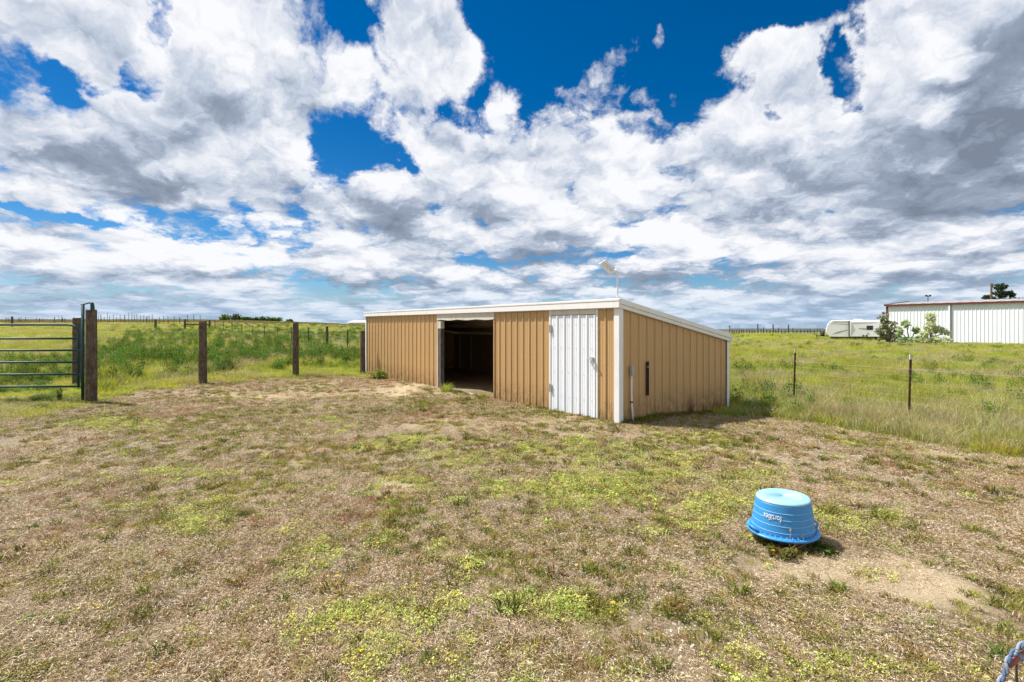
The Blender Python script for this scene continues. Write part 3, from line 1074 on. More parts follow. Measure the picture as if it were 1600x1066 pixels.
hgt = np.where(leftside, np.interp(bd, [0, 9, 16, 60, 120], [.34, .5, 1.15, 1.25, .95]), np.interp(bd, [0, 10, 40, 120], [.55, .9, 1.0, .8]))
hgt = np.where(px < 150, np.interp(bd, [0, 40, 56, 200], [.25, .35, .9, 1.]), hgt)
hgt = hgt*np.interp(y, [20, 60, 110], [1, .8, .55])
forbm = idx >= 9
s = rng.uniform(.75, 1.25, n)*np.interp(y, [12, 30, 60, 110], [.9, 1.2, 1.8, 2.6])
sz = rng.uniform(.75, 1.2, n)*hgt*np.where(forbm & leftside, 1.12, 1.0)
s = np.where(forbm, s*.95, s)
scatter('meadow_grass', 'standing green and seeding meadow grass with leafy weeds beyond the fences', 'meadow grass', tall, *finish(x, y, s, sz, .06), idx)

# ---- rough dry range up to the crest of the rise
rough = [blades('range_grass', 60, 1.0, (.12, .32), .045, (.1, .6), [(.15, .17, .04), (.21, .18, .06), (.28, .20, .09)], 151+k, [(.30, .24, .13), (.22, .22, .08)], power=.5) for k in range(3)]
x, y = wedge(15000, 62, 320, -150, 1150)
keep = (x < 3) | (y < 120)
x, y = x[keep], y[keep]
s = rng.uniform(.8, 1.4, len(x))*np.interp(y, [60, 300], [1.0, 2.2])
scatter('range_grass', 'rough brownish green pasture rising to the horizon', 'pasture grass', rough, *finish(x, y, s, s*.55, .03), rng.integers(0, 3, len(x)))

# ====================================================================== the loafing shed
SH_Z = -0.02
HF = 2.14                      # top of the front wall sheets
HB = 1.46                      # top of the back wall
DROP = -0.24                   # the ground falls towards the back


def wall_top(a):
    return HF + (HB-HF)*a/SH_W


shed = empty('shed', (SH_O[0], SH_O[1], SH_Z), SH_ROT, 'low tan ribbed steel shed with white trim, a white door and an open bay', 'shed')


def sheet_profile(w, rib=.045, h=.022, side=1):
    """cross-section of one steel sheet strip from 0 to w with a rib at its start and two small stiffening beads"""
    p = [(0, 0), (.008, h), (rib-.012, h), (rib, 0)]
    for c in (rib+(w-rib)*.36, rib+(w-rib)*.66):
        p += [(c-.012, 0), (c-.006, .004), (c+.006, .004), (c+.012, 0)]
    p += [(w, 0)]
    return p


def panel(name, mat, parent, kind, s0, s1, z0a, z0b, z1a, z1b, off=0.0):
    """one steel strip; kind 'front' runs along local y and faces -x, 'side' runs along local x and faces -y"""
    prof = sheet_profile(s1-s0)
    mb = MB()
    vs = []
    for t in (0.0, 0.0025):
        for (u_, h) in prof:
            f = u_/(s1-s0)
            for zz in ((z0a*(1-f)+z0b*f), (z1a*(1-f)+z1b*f)):
                d = -(h+off) + t
                if kind == 'front': vs.append((d, s0+u_, zz))
                elif kind == 'back': vs.append((-d, s0+u_, zz))
                else: vs.append((s0+u_, d, zz))
    k = len(prof)
    fs = []
    for i in range(k-1):
        fs.append((2*i, 2*i+2, 2*i+3, 2*i+1))
        j = 2*k
        fs.append((j+2*i+1, j+2*i+3, j+2*i+2, j+2*i))
    fs.append((0, 1, 2*k+1, 2*k)); fs.append((2*k-2, 4*k-2, 4*k-1, 2*k-1))
    for i in range(k-1):
        fs.append((2*i+1, 2*i+3, 2*k+2*i+3, 2*k+2*i+1))
        fs.append((2*i, 2*k+2*i, 2*k+2*i+2, 2*i+2))
    mb.add(vs, fs)
    return mb.build(name, mat, parent)


def run(kind, a, b, n, mat=TAN, name='wall_panel', parent=shed, z1=None, z0=None):
    st = (b-a)/n
    for i in range(n):
        s0, s1 = a+i*st, a+(i+1)*st-.001
        if kind == 'side':
            panel(name, mat, parent, kind, s0, s1, DROP, DROP, wall_top(s0), wall_top(s1))
        else:
            panel(name, mat, parent, kind, s0, s1, -.06 if z0 is None else z0, -.06 if z0 is None else z0, z1 or HF, z1 or HF)


# front wall: corner strip, door, closed bay, open bay, long closed bay
def front_at(px):
    k = (px-CX)/F
    return (SH_O[0]-SH_O[1]*k)/(-SU[0]+SU[1]*k)

B_DOOR0, B_DOOR1 = front_at(934.5), front_at(861)
B_OPEN0, B_OPEN1 = front_at(773), front_at(685)
run('front', .075, B_DOOR0, 2)
run('front', B_DOOR1+.012, B_OPEN0, 9)
run('front', B_OPEN1, SH_L-.06, 20)
run('side', .075, SH_W-.07, 15)
for i in range(26):
    panel('back_panel', TAN, shed, 'back', i*SH_L/26, (i+1)*SH_L/26-.001, DROP, DROP, HB, HB, -SH_W) if False else None
mb = MB(); mb.box(SH_W-.03, .03, DROP, SH_W, SH_L-.03, HB); mb.build('back_wall', TAN, shed)
mb = MB(); mb.extrude([(.03, SH_L-.03, DROP), (SH_W-.035, SH_L-.03, DROP), (SH_W-.035, SH_L-.03, wall_top(SH_W-.035)), (.03, SH_L-.03, wall_top(.03))], (0, .03, 0)); mb.build('end_wall', TAN, shed)
# board lining behind the sheets
OSB = wood('brown_partition_board', (0.22, 0.13, 0.06), (0.48, 0.32, 0.16), (6, 6, 6))
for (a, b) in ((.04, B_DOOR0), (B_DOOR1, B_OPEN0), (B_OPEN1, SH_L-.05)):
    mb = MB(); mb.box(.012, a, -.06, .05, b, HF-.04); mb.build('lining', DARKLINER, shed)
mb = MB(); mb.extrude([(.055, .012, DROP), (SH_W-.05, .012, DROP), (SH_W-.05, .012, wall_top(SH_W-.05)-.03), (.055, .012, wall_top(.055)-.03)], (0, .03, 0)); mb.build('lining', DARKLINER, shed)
mb = MB(); mb.box(SH_W-.09, .05, DROP, SH_W-.04, SH_L-.05, HB-.03); mb.build('lining', OSB, shed)
# partitions inside
for b in (B_OPEN0-.55,):
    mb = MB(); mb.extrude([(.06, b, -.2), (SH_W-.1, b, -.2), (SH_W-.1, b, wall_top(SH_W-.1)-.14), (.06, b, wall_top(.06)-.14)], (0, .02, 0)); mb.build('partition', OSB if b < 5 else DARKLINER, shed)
PALEBOARD = worn('pale_stud', (.5, .42, .32), (.3, .22, .15), .8, 0, .2, .5, 6)
for sb in (10.55, 11.4):
    mb = MB(); mb.box(SH_W-.14, sb, .02, SH_W-.095, sb+.05, HB-.06); mb.build('stud', PALEBOARD, shed)
for a in (1.25, 2.5):
    mb = MB(); mb.box(a, .1, wall_top(a)-.10, a+.04, SH_L-.1, wall_top(a)+.01); mb.build('purlin', GREYWOOD, shed)
# trodden floor inside
mb = MB(); mb.box(.08, .1, -.30, SH_W-.1, SH_L-.1, -.002)
floor_m = Mat('shed_floor_dirt', .95); nn = floor_m.noise(floor_m.vec('Position'), 14, 6, .7)
floor_m.color(floor_m.ramp(nn, [(.3, (.14, .08, .045)), (.7, (.48, .29, .16))])).bump(nn, .8, .03)
mb.build('dirt_floor', floor_m.m, shed)

# ---- roof sheets running down the slope
RZ = 0.03
slope = (HB-HF)/SH_W


def rz(a):
    return HF + slope*a + RZ

ROOF = worn('roof_steel', (0.62, 0.63, 0.62), (0.36, 0.31, 0.24), 0.4, 0.2, 0.5, 0.5, 2)
nr = 13
for i in range(nr):
    b0, b1 = -.04 + (SH_L+.08)*i/nr, -.04 + (SH_L+.08)*(i+1)/nr - .002
    prof = []
    for q in range(4):
        s = b0 + (b1-b0)*q/4
        prof += [(s, 0.0), (s+.01, .02), (s+.035, .02), (s+.045, 0.0)]
    prof += [(b1, 0)]
    a0, a1 = -.05, SH_W+.06
    mb = MB(); vs = []
    for t in (0, -.012):
        for (s, h) in prof:
            vs += [(a0, s, rz(a0)+h+.10+t), (a1, s, rz(a1)+h+.10+t)]
    k = len(prof); fs = []
    for j in range(k-1):
        fs.append((2*j, 2*j+1, 2*j+3, 2*j+2)); fs.append((2*k+2*j, 2*k+2*j+2, 2*k+2*j+3, 2*k+2*j+1))
        fs.append((2*j, 2*j+2, 2*k+2*j+2, 2*k+2*j)); fs.append((2*j+1, 2*k+2*j+1, 2*k+2*j+3, 2*j+3))
    mb.add(vs, fs); mb.build('roof_panel', ROOF, shed)
CEIL = worn('ribbed_ceiling_steel', (0.80, 0.66, 0.42), (0.5, 0.4, 0.22), 0.6, 0, 0.3, 0.5, 3)
for i in range(24):
    b0 = .1 + i*(SH_L-.2)/24; b1 = b0+(SH_L-.2)/24-.03
    mb = MB(); mb.extrude([(.06, b0, rz(.06)+.02), (SH_W-.1, b0, rz(SH_W-.1)+.02), (SH_W-.1, b0, rz(SH_W-.1)+.05), (.06, b0, rz(.06)+.05)], (0, b1-b0, 0)); mb.build('ceiling_strip', CEIL, shed)

# ---- white trim
fz0, fz1 = HF-.005, HF+.155
mb = MB(); mb.box(-.085, -.075, fz0, -.045, SH_L+.06, fz1); mb.box(-.093, -.083, fz1-.035, -.085, SH_L+.065, fz1+.006); mb.build('front_fascia', WHITE, shed, bevel=.004)
mb = MB(); mb.box(-.045, -.04, fz0-.012, -.024, SH_L+.03, fz0+.006); mb.build('soffit_strip', WEATHERED, shed)


def rake(y0, y1, zb, zt, name='rake_trim'):
    a0, a1 = -.045, SH_W+.07
    m_ = MB()
    m_.extrude([(a0, y0, rz(a0)+zb), (a1, y0, rz(a1)+zb), (a1, y0, rz(a1)+zt), (a0, y0, rz(a0)+zt)], (0, y1-y0, 0))
    return m_

mb = rake(-.075, -.045, .03, .125); mb.build('rake_trim', WHITE, shed, bevel=.003)
mb = rake(-.060, -.030, -.045, .028); mb.build('rake_trim', WHITE, shed, bevel=.003)
mb = rake(SH_L+.03, SH_L+.06, -.045, .125); mb.build('rake_trim', WHITE, shed)
mb = MB(); mb.box(SH_W+.03, -.075, HB-.03, SH_W+.085, SH_L+.06, HB+.115); mb.build('back_fascia', WHITE, shed)


def corner(xa, xb, ya, yb, z0, z1, t=.006):
    """an L of folded steel round a wall corner; (xa, ya) is the corner"""
    sx = 1 if xb > xa else -1; sy = 1 if yb > ya else -1
    m_ = MB()
    prof = [(xa, ya), (xb, ya), (xb, ya+sy*t), (xa+sx*t, ya+sy*t), (xa+sx*t, yb), (xa, yb)]
    m_.extrude([(p[0], p[1], z0) for p in prof], (0, 0, z1-z0))
    return m_

corner(-.034, .085, -.034, .085, -.08, HF+.0).build('corner_trim', WHITE, shed)
corner(SH_W+.015, SH_W-.085, -.034, .07, DROP, HB-.01).build('corner_trim', WHITE, shed)
corner(-.034, .07, SH_L+.012, SH_L-.085, -.08, HF).build('corner_trim', WHITE, shed)

# ---- open bay: header, jambs, threshold
mb = MB()
n = 14
prof = [(-.04, B_OPEN0-.01, HF-.015), (-.04, B_OPEN1+.02, HF-.015)]
low = [(-.04, B_OPEN1+.02-(B_OPEN1-B_OPEN0+.03)*i/n, HF-.185+.012*math.sin(i*1.4)) for i in range(n+1)]
mb.extrude(prof + low, (.05, 0, 0)); mb.build('bay_header', WEATHERED, shed)
mb = MB(); mb.box(-.02, B_OPEN1-.17, -.05, .10, B_OPEN1-.005, HF-.42); mb.build('jamb_post', GREYWOOD, shed, bevel=.006)
mb = MB(); mb.box(-.026, B_OPEN1-.17, HF-.42, .095, B_OPEN1-.005, HF-.20); mb.build('jamb_cap', WEATHERED, shed)
mb = MB(); mb.box(-.03, B_OPEN1-.01, -.05, -.004, B_OPEN1+.03, HF-.19); mb.build('jamb_trim', WEATHERED, shed)
mb = MB(); mb.box(-.03, B_OPEN0-.02, -.05, -.002, B_OPEN0+.015, HF-.19); mb.build('jamb_trim', TAN, shed)
CONC = worn('old_concrete', (.34, .31, .27), (.16, .13, .10), .95, 0, .2, .7, 6, (1, 1, 1), .5)
mb = MB(); mb.box(-.05, B_OPEN0+.1, -.12, .16, B_OPEN1-.25, .018); mb.build('threshold', CONC, shed, bevel=.012)

# ---- white steel door
mb = MB(); mb.box(-.030, B_DOOR0-.012, -.05, -.004, B_DOOR0+.030, HF-.01); mb.build('door_frame', WHITE, shed)
mb = MB(); mb.box(-.034, B_DOOR1-.020, -.05, -.004, B_DOOR1+.022, HF-.01); mb.build('door_frame', WHITE, shed)
mb = MB(); mb.box(-.036, B_DOOR0+.030, HF-.115, -.004, B_DOOR1-.02, HF-.015); mb.build('door_header', WEATHERED, shed, bevel=.003)
door = empty('door', (-.016, B_DOOR1-.03, 0)); door.parent = shed
tag(door, 'white ribbed steel door with two hinges and a pull handle')
dw = B_DOOR1-.03-(B_DOOR0+.035)
nd = 6
for i in range(nd):
    s0 = -dw + i*dw/nd
    panel('door_panel', WHITE_DOOR, door, 'front', s0, s0+dw/nd-.001, -.05, -.05, HF-.125, HF-.125, .004)
mb = MB(); mb.box(.0, -dw, -.05, .012, 0, HF-.125); mb.build('door_core', GREYWOOD, door)
for z in (.42, 1.66):
    mb = MB(); mb.box(-.040, -.028, z, -.010, .012, z+.16); mb.tube([(-.040, .014, z-.005), (-.040, .014, z+.165)], .009, 6); mb.build('hinge', GALV, door)
mb = MB()
mb.box(-.05, -dw+.03, 1.16, -.026, -dw+.17, 1.20); mb.tube([(-.05, -dw+.035, 1.18), (-.09, -dw+.035, 1.18), (-.09, -dw+.16, 1.18), (-.05, -dw+.16, 1.18)], .011, 6)
mb.box(-.062, -dw+.02, 1.125, -.03, -dw+.05, 1.165)
mb.build('door_handle', GALV, door)
mb = MB()
for z in (.35, .85, 1.35, 1.82):
    for i in range(nd):
        s0 = -dw + i*dw/nd + .10
        mb.box(-.0115-.004, s0, z, -.0035-.004, s0+.010, z+.010)
tag(mb.build('screws', GALV, door), kind='stuff')
mb = MB()
for z in (.3, 1.1, 1.85):
    for (a, b, n_) in ((.075, B_DOOR0, 2), (B_DOOR1+.012, B_OPEN0, 9), (B_OPEN1, SH_L-.06, 20)):
        for i in range(n_):
            s0 = a + (b-a)/n_*i + .062
            mb.box(-.006, s0, z, -.001, s0+.010, z+.010)
for z in (.15, .75, 1.25):
    for i in range(15):
        s0 = .075 + (SH_W-.145)/15*i + .062
        mb.box(s0, -.006, z, s0+.010, -.001, z+.010)
tag(mb.build('screws', WHITE, shed), kind='stuff')

# ---- side wall fittings
def side_at(px):
    k = (px-CX)/F
    return (SH_O[1]*k-SH_O[0])/(SV[0]-SV[1]*k)

ax = side_at(983.5)
mb = MB(); mb.tube([(ax, -.05, .90), (ax-.004, -.05, .60), (ax+.004, -.055, .3), (ax+.03, -.075, -.1)], .017, 8); mb.build('conduit', WHITE, shed, smooth=True)
mb = MB(); mb.box(ax-.028, -.085, .88, ax+.03, -.023, 1.06); mb.build('junction_box', GALV, shed, bevel=.004)
mb = MB(); mb.tube([(ax, -.05, .375), (ax, -.05, .405)], .023, 8); mb.build('conduit_clamp', DARKMETAL, shed)
bx_ = side_at(1010)
mb = MB(); mb.box(bx_-.030, -.030, .47, bx_+.030, -.0235, 1.11)
mb.box(bx_-.034, -.036, .46, bx_-.026, -.022, 1.12); mb.box(bx_+.026, -.036, .46, bx_+.034, -.022, 1.12)
mb.build('wall_slot', BLACK, shed)
mb = MB(); mb.box(bx_-.03, -.042, 1.005, bx_+.03, -.031, 1.020); mb.build('slot_bracket', GALV, shed)

CLEANW = Mat('clean_white_metal', .45, 0, .4).color((.80, .86, .95)).m
# ---- floodlight on a conduit mast, fixed to the roof edge
fb = front_at(961)
base = sh_loc(.06, max(.05, fb), 0)
fl = empty('floodlight', (base.x, base.y, SH_Z+rz(.06)+.1), 0, 'white floodlight on a thin bent mast above the shed roof', 'floodlight')
sc_ = base.y/F
H = 46*sc_+.02
mb = MB(); mb.tube([(0, 0, -.1), (.005, 0, H*.5), (0, 0, H-.03)], .020, 8); mb.build('mast', CLEANW, fl, smooth=True)
mb = MB(); mb.tube([(0, 0, H-.10), (0.005, 0, H-.02), (-.02, 0, H), (-.06, 0, H-.005), (-.11, 0, H-.01)], .024, 8, rad=[.02, .026, .028, .022, .018]); mb.build('elbow', CLEANW, fl, smooth=True)
head = empty('lamp_head', (-.115, 0, H)); head.parent = fl
head.rotation_euler = (R(-20), R(40), R(12))
head.scale = (1.1, 1.1, 1.1)
mb = MB(); mb.extrude([(-.20, -.075, .012), (.005, -.075, .03), (.005, .075, .03), (-.20, .075, .012)], (0, 0, .016))
mb.extrude([(-.215, -.085, -.004), (.015, -.085, -.004), (.015, .085, -.004), (-.215, .085, -.004)], (0, 0, .016)); mb.build('housing', CLEANW, head)
LENS = Mat('lamp_glass', .12, 0, .5).color((.74, .78, .84)).m
mb = MB(); mb.box(-.165, -.045, -.012, -.03, .045, -.0055); mb.build('lens', LENS, head)
mb = MB(); mb.box(.0, -.04, -.055, .05, .04, -.006); mb.box(.01, -.02, -.085, .045, .02, -.056); mb.build('sensor', CLEANW, head, bevel=.005)

# ====================================================================== posts, gate, fences
def round_post(r, h, seed, name, mat, parent=None, lean=(0, 0), sink=.3):
    g = np.random.default_rng(seed)
    mb = MB(); n = 14; zs = [-sink, .02, h*.3, h*.55, h*.8, h-.02, h]
    k = g.uniform(.90, 1.08, (len(zs), n)); ang = g.uniform(.94, 1.06, n)
    vs = []
    for i, z in enumerate(zs):
        rr = r*(1.06-.1*z/h)*(0.93 if i == len(zs)-1 else 1)
        for j in range(n):
            a = 2*math.pi*j/n
            q = rr*ang[j]*(.7+.3*k[i][j])
            vs.append((q*math.cos(a)+lean[0]*z/h, q*math.sin(a)+lean[1]*z/h, z + (g.normal(0, .006) if i == len(zs)-1 else 0)))
    fs = []
    for i in range(len(zs)-1):
        for j in range(n):
            fs.append((i*n+j, i*n+(j+1) % n, (i+1)*n+(j+1) % n, (i+1)*n+j))
    fs.append(tuple((len(zs)-1)*n+j for j in range(n)))
    mb.add(vs, fs)
    return mb.build(name, mat, parent)


def xy_at(px, base_y, top_y):
    """where a post stands: its foot on the ground seen at (px, base_y); returns x, y, height"""
    x, y = on_ground(px, base_y)
    z = tz(x, y)
    return x, y, CAMZ-(top_y-HY)/F*y-z, z


def big_post(px, by, ty, wpx, label, cat, seed, name='wooden_post', lean=(0, 0)):
    x, y, h, z = xy_at(px, by, ty)
    e = round_post(wpx/2/F*y, h, seed, name, POSTWOOD, None, lean)
    e.location = (x, y, z)
    tag(e, label, cat)
    return Vector((x, y, z)), h


gp, gph = big_post(142.5, 630, 484, 14.5, 'thick weathered wooden gate post beside the teal gate', 'post', 1, 'gate_post', (.0, 0))
xb = on_ground(121, 604)
hb = CAMZ-(497-HY)/F*xb[1]-tz(*xb)
e = round_post(6.5/F*xb[1], hb, 2, 'gate_post', POSTWOOD); e.location = (xb[0], xb[1], tz(*xb))
tag(e, 'dark wooden post standing behind the end of the teal gate', 'post')
bp = Vector((xb[0], xb[1], tz(*xb)))

# the corner and line posts of the nearest wire fence, each a post of its own
POSTS = [(317, 600, 502, 11.5, 'dark round wooden fence post between the gate and the middle post', 3),
         (462, 590, 504, 9, 'dark wooden fence post alone halfway between the gate and the shed', 4),
         (567, 586, 517, 8, 'short dark wooden post close to the left corner of the shed', 5)]
nearp = [(gp, gph)]
for (px, by, ty, w, lab, sd) in POSTS:
    nearp.append(big_post(px, by, ty, w, lab, 'post', sd))


def barb(mb, x, y, z):
    s = .012
    mb.box(x-s, y-.002, z-.002, x+s, y+.002, z+.002); mb.box(x-.002, y-.002, z-s, x+.002, y+.002, z+s)


def strand(pts, r, sag=.015, n=6):
    out = []
    for a, b in zip(pts[:-1], pts[1:]):
        for i in range(n):
            t = i/n
            p = a.lerp(b, t); p.z -= sag*4*t*(1-t); out.append(p)
    out.append(pts[-1])
    mb = MB(); mb.tube(out, r, 4, False)
    return mb

fence = empty('wire_fence', gp[:], 0, 'thin wire strands strung between the dark wooden posts left of the shed', 'fence')
for k, h in enumerate((.25, .50, .75, 1.0, 1.25, 1.5)):
    mb = strand([p + Vector((.03, -.06, min(h*hh/1.9, hh-.1))) - gp for (p, hh) in nearp], .0022)
    mb.build('wire', WIRE, fence)

# ---- teal tube gate
GY = gp.y + .12
gx1 = (129.5-CX)/F*GY
gx0 = gx1-4.2
gz = tz(gx1, GY)
gate = empty('tube_gate', (gx1, GY, 0), R(1.0), 'teal six-bar tube gate at the left edge, hooked over its post', 'gate')
zr = [CAMZ-(v-HY)/F*GY for v in (507.5, 529, 547.5, 566, 585, 604)]
rr = .026
mb = MB(); mb.tube([(-4.2, 0, zr[-1]), (-4.2, 0, zr[0]-.12), (-4.17, 0, zr[0]-.04), (-4.08, 0, zr[0]), (-.34, 0, zr[0]), (-.22, 0, zr[0]-.015), (-.13, 0, zr[0]-.07), (-.10, 0, zr[0]-.18), (-.10, 0, zr[-1]-.02)], rr, 8)
mb.build('frame_pipe', TEAL, gate, smooth=True)
for i, z in enumerate(zr[1:]):
    mb = MB(); mb.tube([(-4.18, 0, z), (-2, 0, z-.004), (-.12, 0, z)], rr*.92, 8); mb.build('rail', TEAL, gate, smooth=True)
for xx in (-2.1, -3.2):
    mb = MB(); mb.box(xx-.02, -.035, zr[-1]-.02, xx+.02, -.027, zr[0]+.02); mb.build('stay', TEAL, gate)
hz_ = CAMZ-(476-HY)/F*GY
mb = MB(); mb.tube([(0, 0, gz+.05), (0, 0, hz_)], .034, 10); mb.build('end_pipe', TEAL, gate, smooth=True)
mb = MB(); mb.box(-.035, -.02, hz_-.01, .015, .02, hz_+.012)
hx_, hy_ = gp.x-gx1+.02, gp.y-GY-.02
mb.tube([(0, 0, hz_), (hx_*.6, hy_*.5, hz_+.03), (hx_, hy_, hz_+.04)], .016, 6); mb.build('hook_arm', TEAL, gate)
mb = MB(); mb.tube([(hx_-.03, hy_, hz_+.045), (hx_+.01, hy_, hz_+.02), (hx_+.02, hy_, hz_-.06), (hx_+.02, hy_, tz(gp.x, gp.y)+gph-.05)], .034, 8, rad=[.022, .036, .04, .04]); mb.build('hook', TEAL, gate, smooth=True)
for z in (zr[0]-.2, zr[2], zr[4]):
    mb = MB(); mb.box(-.11, -.02, z-.03, .03, .02, z+.03); mb.build('hinge', TEAL, gate)

# ---- far line of steel posts running away from the shed corner
farline = [(543, 552, 515), (511, 549, 510), (482, 543, 512), (456, 538, 511), (434, 534, 510.5), (413, 530, 509.5), (395, 527, 508), (378, 524.5, 506), (362.5, 522, 504), (349, 519.5, 502), (336, 517.5, 499.5)]
tops = []
ff = None


def tpost(h, parent, name='steel_post', loc=(0, 0, 0), w=.035, mat=None, tipped=False, lean=(0, 0)):
    mb = MB()
    lx, ly = lean
    def q(x, y, z): return (x+lx*z, y+ly*z, z)
    for (x0, y0, x1, y1) in ((-w/2, -.004, w/2, .004), (-.004, .004, .004, w*.8)):
        mb.add([q(x0,y0,-.3),q(x1,y0,-.3),q(x1,y1,-.3),q(x0,y1,-.3),q(x0,y0,h),q(x1,y0,h),q(x1,y1,h),q(x0,y1,h)], [(0,3,2,1),(4,5,6,7),(0,1,5,4),(1,2,6,5),(2,3,7,6),(3,0,4,7)])
    if tipped:
        k = 0
        z = .08
        while z < h-.05:
            mb.add([q(-.006,-.014,z),q(.006,-.014,z),q(.006,-.004,z),q(-.006,-.004,z),q(-.006,-.010,z+.016),q(.006,-.010,z+.016),q(.006,-.004,z+.016),q(-.006,-.004,z+.016)], [(0,3,2,1),(4,5,6,7),(0,1,5,4),(1,2,6,5),(2,3,7,6),(3,0,4,7)])
            z += .055
    o = mb.build(name, mat or DARKMETAL, parent)
    o.location = loc
    return o

fence2 = empty('wire_fence', (0, 0, 0), 0, 'long line of dark steel posts and wire receding from the shed corner across the meadow', 'fence')
x, y = on_ground(543, 552); fence2.location = (x, y, tz(x, y)); o2 = Vector(fence2.location)
prev = []
for i, (px, by, ty) in enumerate(farline):
    x, y, h, z = xy_at(px, by, ty)
    if i == 1:
        o = round_post(.09, h, 40, 'wooden_post', POSTWOOD, fence2); o.location = Vector((x, y, z))-o2
    else:
        tpost(h, fence2, 'steel_post', Vector((x, y, z))-o2, .075)
    prev.append((Vector((x, y, z)), h))
for f_ in (.35, .65, .92):
    strand([p+Vector((0, 0, h*f_))-o2 for p, h in prev], .006, .03).build('wire', WIRE, fence2)

# ---- wooden H brace where the far line ends, and lone posts
x, y, h, z = xy_at(289, 517, 499)
hb_ = empty('brace_frame', (x, y, z), 0, 'wooden brace of two posts joined by a rail, far off behind the second fence post', 'fence brace')
x2_, y2_, h2, z2_ = xy_at(327.5, 516, 500)
o = round_post(.13, h, 50, 'post', POSTWOOD, hb_)
o = round_post(.13, h2, 51, 'post', POSTWOOD, hb_); o.location = (x2_-x, y2_-y, z2_-z)
mb = MB(); zr_ = CAMZ-(507-HY)/F*y-z
mb.tube([(0, 0, zr_), (x2_-x, y2_-y, zr_)], .09, 8); mb.build('rail', POSTWOOD, hb_)
for (px, by, ty, lab) in ((19, 512, 495, 'dark lone wooden post far away above the gate at the left edge'), (243, 515, 499, 'lone dark wooden post in the far meadow, left of the wooden brace')):
    x, y, h, z = xy_at(px, by, ty)
    o = round_post(.15, h, int(px), 'wooden_post', POSTWOOD); o.location = (x, y, z); tag(o, lab, 'post')

# ---- ragged line of thin posts along the crest, left
crest = empty('crest_fence', (0, 0, 0), 0, 'ragged line of thin bare posts along the left horizon', 'fence')
g = np.random.default_rng(5)
x0_, y0_ = (20-CX)/F*120, 120
crest.location = (x0_, y0_, tz(x0_, y0_)); co = Vector(crest.location)
wp = []
pxs = sorted(list(g.uniform(-60, 120, 34)) + [154, 158, 163, 168, 171, 177, 182, 188, 195, 201, 206, 210, 214, 219, 224, 229, 233, 238, 249, 256, 263, 272, 281, 293, 303, 313])
for k, px in enumerate(pxs):
    y = np.interp(px, [-60, 150, 320], [125, 112, 84]); x = (px-CX)/F*y
    z = tz(x, y)
    top = (490+g.uniform(-1, 4)) if px > 140 and g.random() < .7 else 495+g.uniform(-1.5, 3)
    if px > 235: top = 493+g.uniform(-2, 3)
    h = max(.9, CAMZ-(top-HY)/F*y-z)
    o = tpost(h, crest, 'thin_post', Vector((x, y, z))-co, .085 if k % 7 else .15, GREYWOOD, lean=(g.normal(0, .03), 0))
    wp.append((Vector((x, y, z)), min(h, 1.3)))
strand([p+Vector((0, 0, h*.9))-co for p, h in wp], .012, .02, 2).build('wire', WIRE, crest)

# ---- corral on the right horizon
cor = empty('corral_fence', (0, 0, 0), 0, 'dark board and pole corral along the right horizon between the shed and the trailer', 'fence')
y0_ = 86; x0_ = (1150-CX)/F*y0_
cor.location = (x0_, y0_, tz(x0_, y0_)); co = Vector(cor.location)
talls = {1184: 506.5, 1208: 507, 1232: 507.5}; mids = {1193: 511.5, 1216: 512, 1239: 512.5, 1198: 515, 1251: 516}
pxs = [1140, 1144, 1147, 1151, 1155, 1159, 1162, 1167, 1171, 1175, 1179, 1184, 1189, 1193, 1198, 1203, 1208, 1212, 1216, 1221, 1227, 1232, 1239, 1245, 1251, 1257, 1262, 1266, 1272, 1277, 1282, 1288]
pp = []
for k, px in enumerate(pxs):
    y = y0_ + g.uniform(-.3, .3); x = (px-CX)/F*y; z = tz(x, y)
    top = talls.get(px, mids.get(px, 515+g.uniform(-.8, 1.2)))
    h = CAMZ-(top-HY)/F*y-z
    o = round_post(.10 if px in talls else .075, max(h, .5), 60+k, 'pole', POSTWOOD, cor); o.location = Vector((x, y, z))-co
    pp.append(Vector((x, y, z)))
for zz in (.45, .75, .95):
    mb = MB(); mb.tube([p+Vector((0, .1, zz))-co for p in pp], .035, 4); mb.build('rail', POSTWOOD, cor)
x, y = (1140-CX)/F*100, 100
up = empty('utility_pole', (x, y, tz(x, y)), 0, 'tiny distant pole just right of the shed roof corner', 'utility pole')
mb = MB(); h = CAMZ-(508.5-HY)/F*y-tz(x, y); mb.tube([(0, 0, -.2), (0, 0, h)], .06, 6); mb.build('pole', POSTWOOD, up)
mb = MB(); mb.box(-.3, -.04, h-.35, .3, .04, h-.27); mb.build('crossarm', POSTWOOD, up)

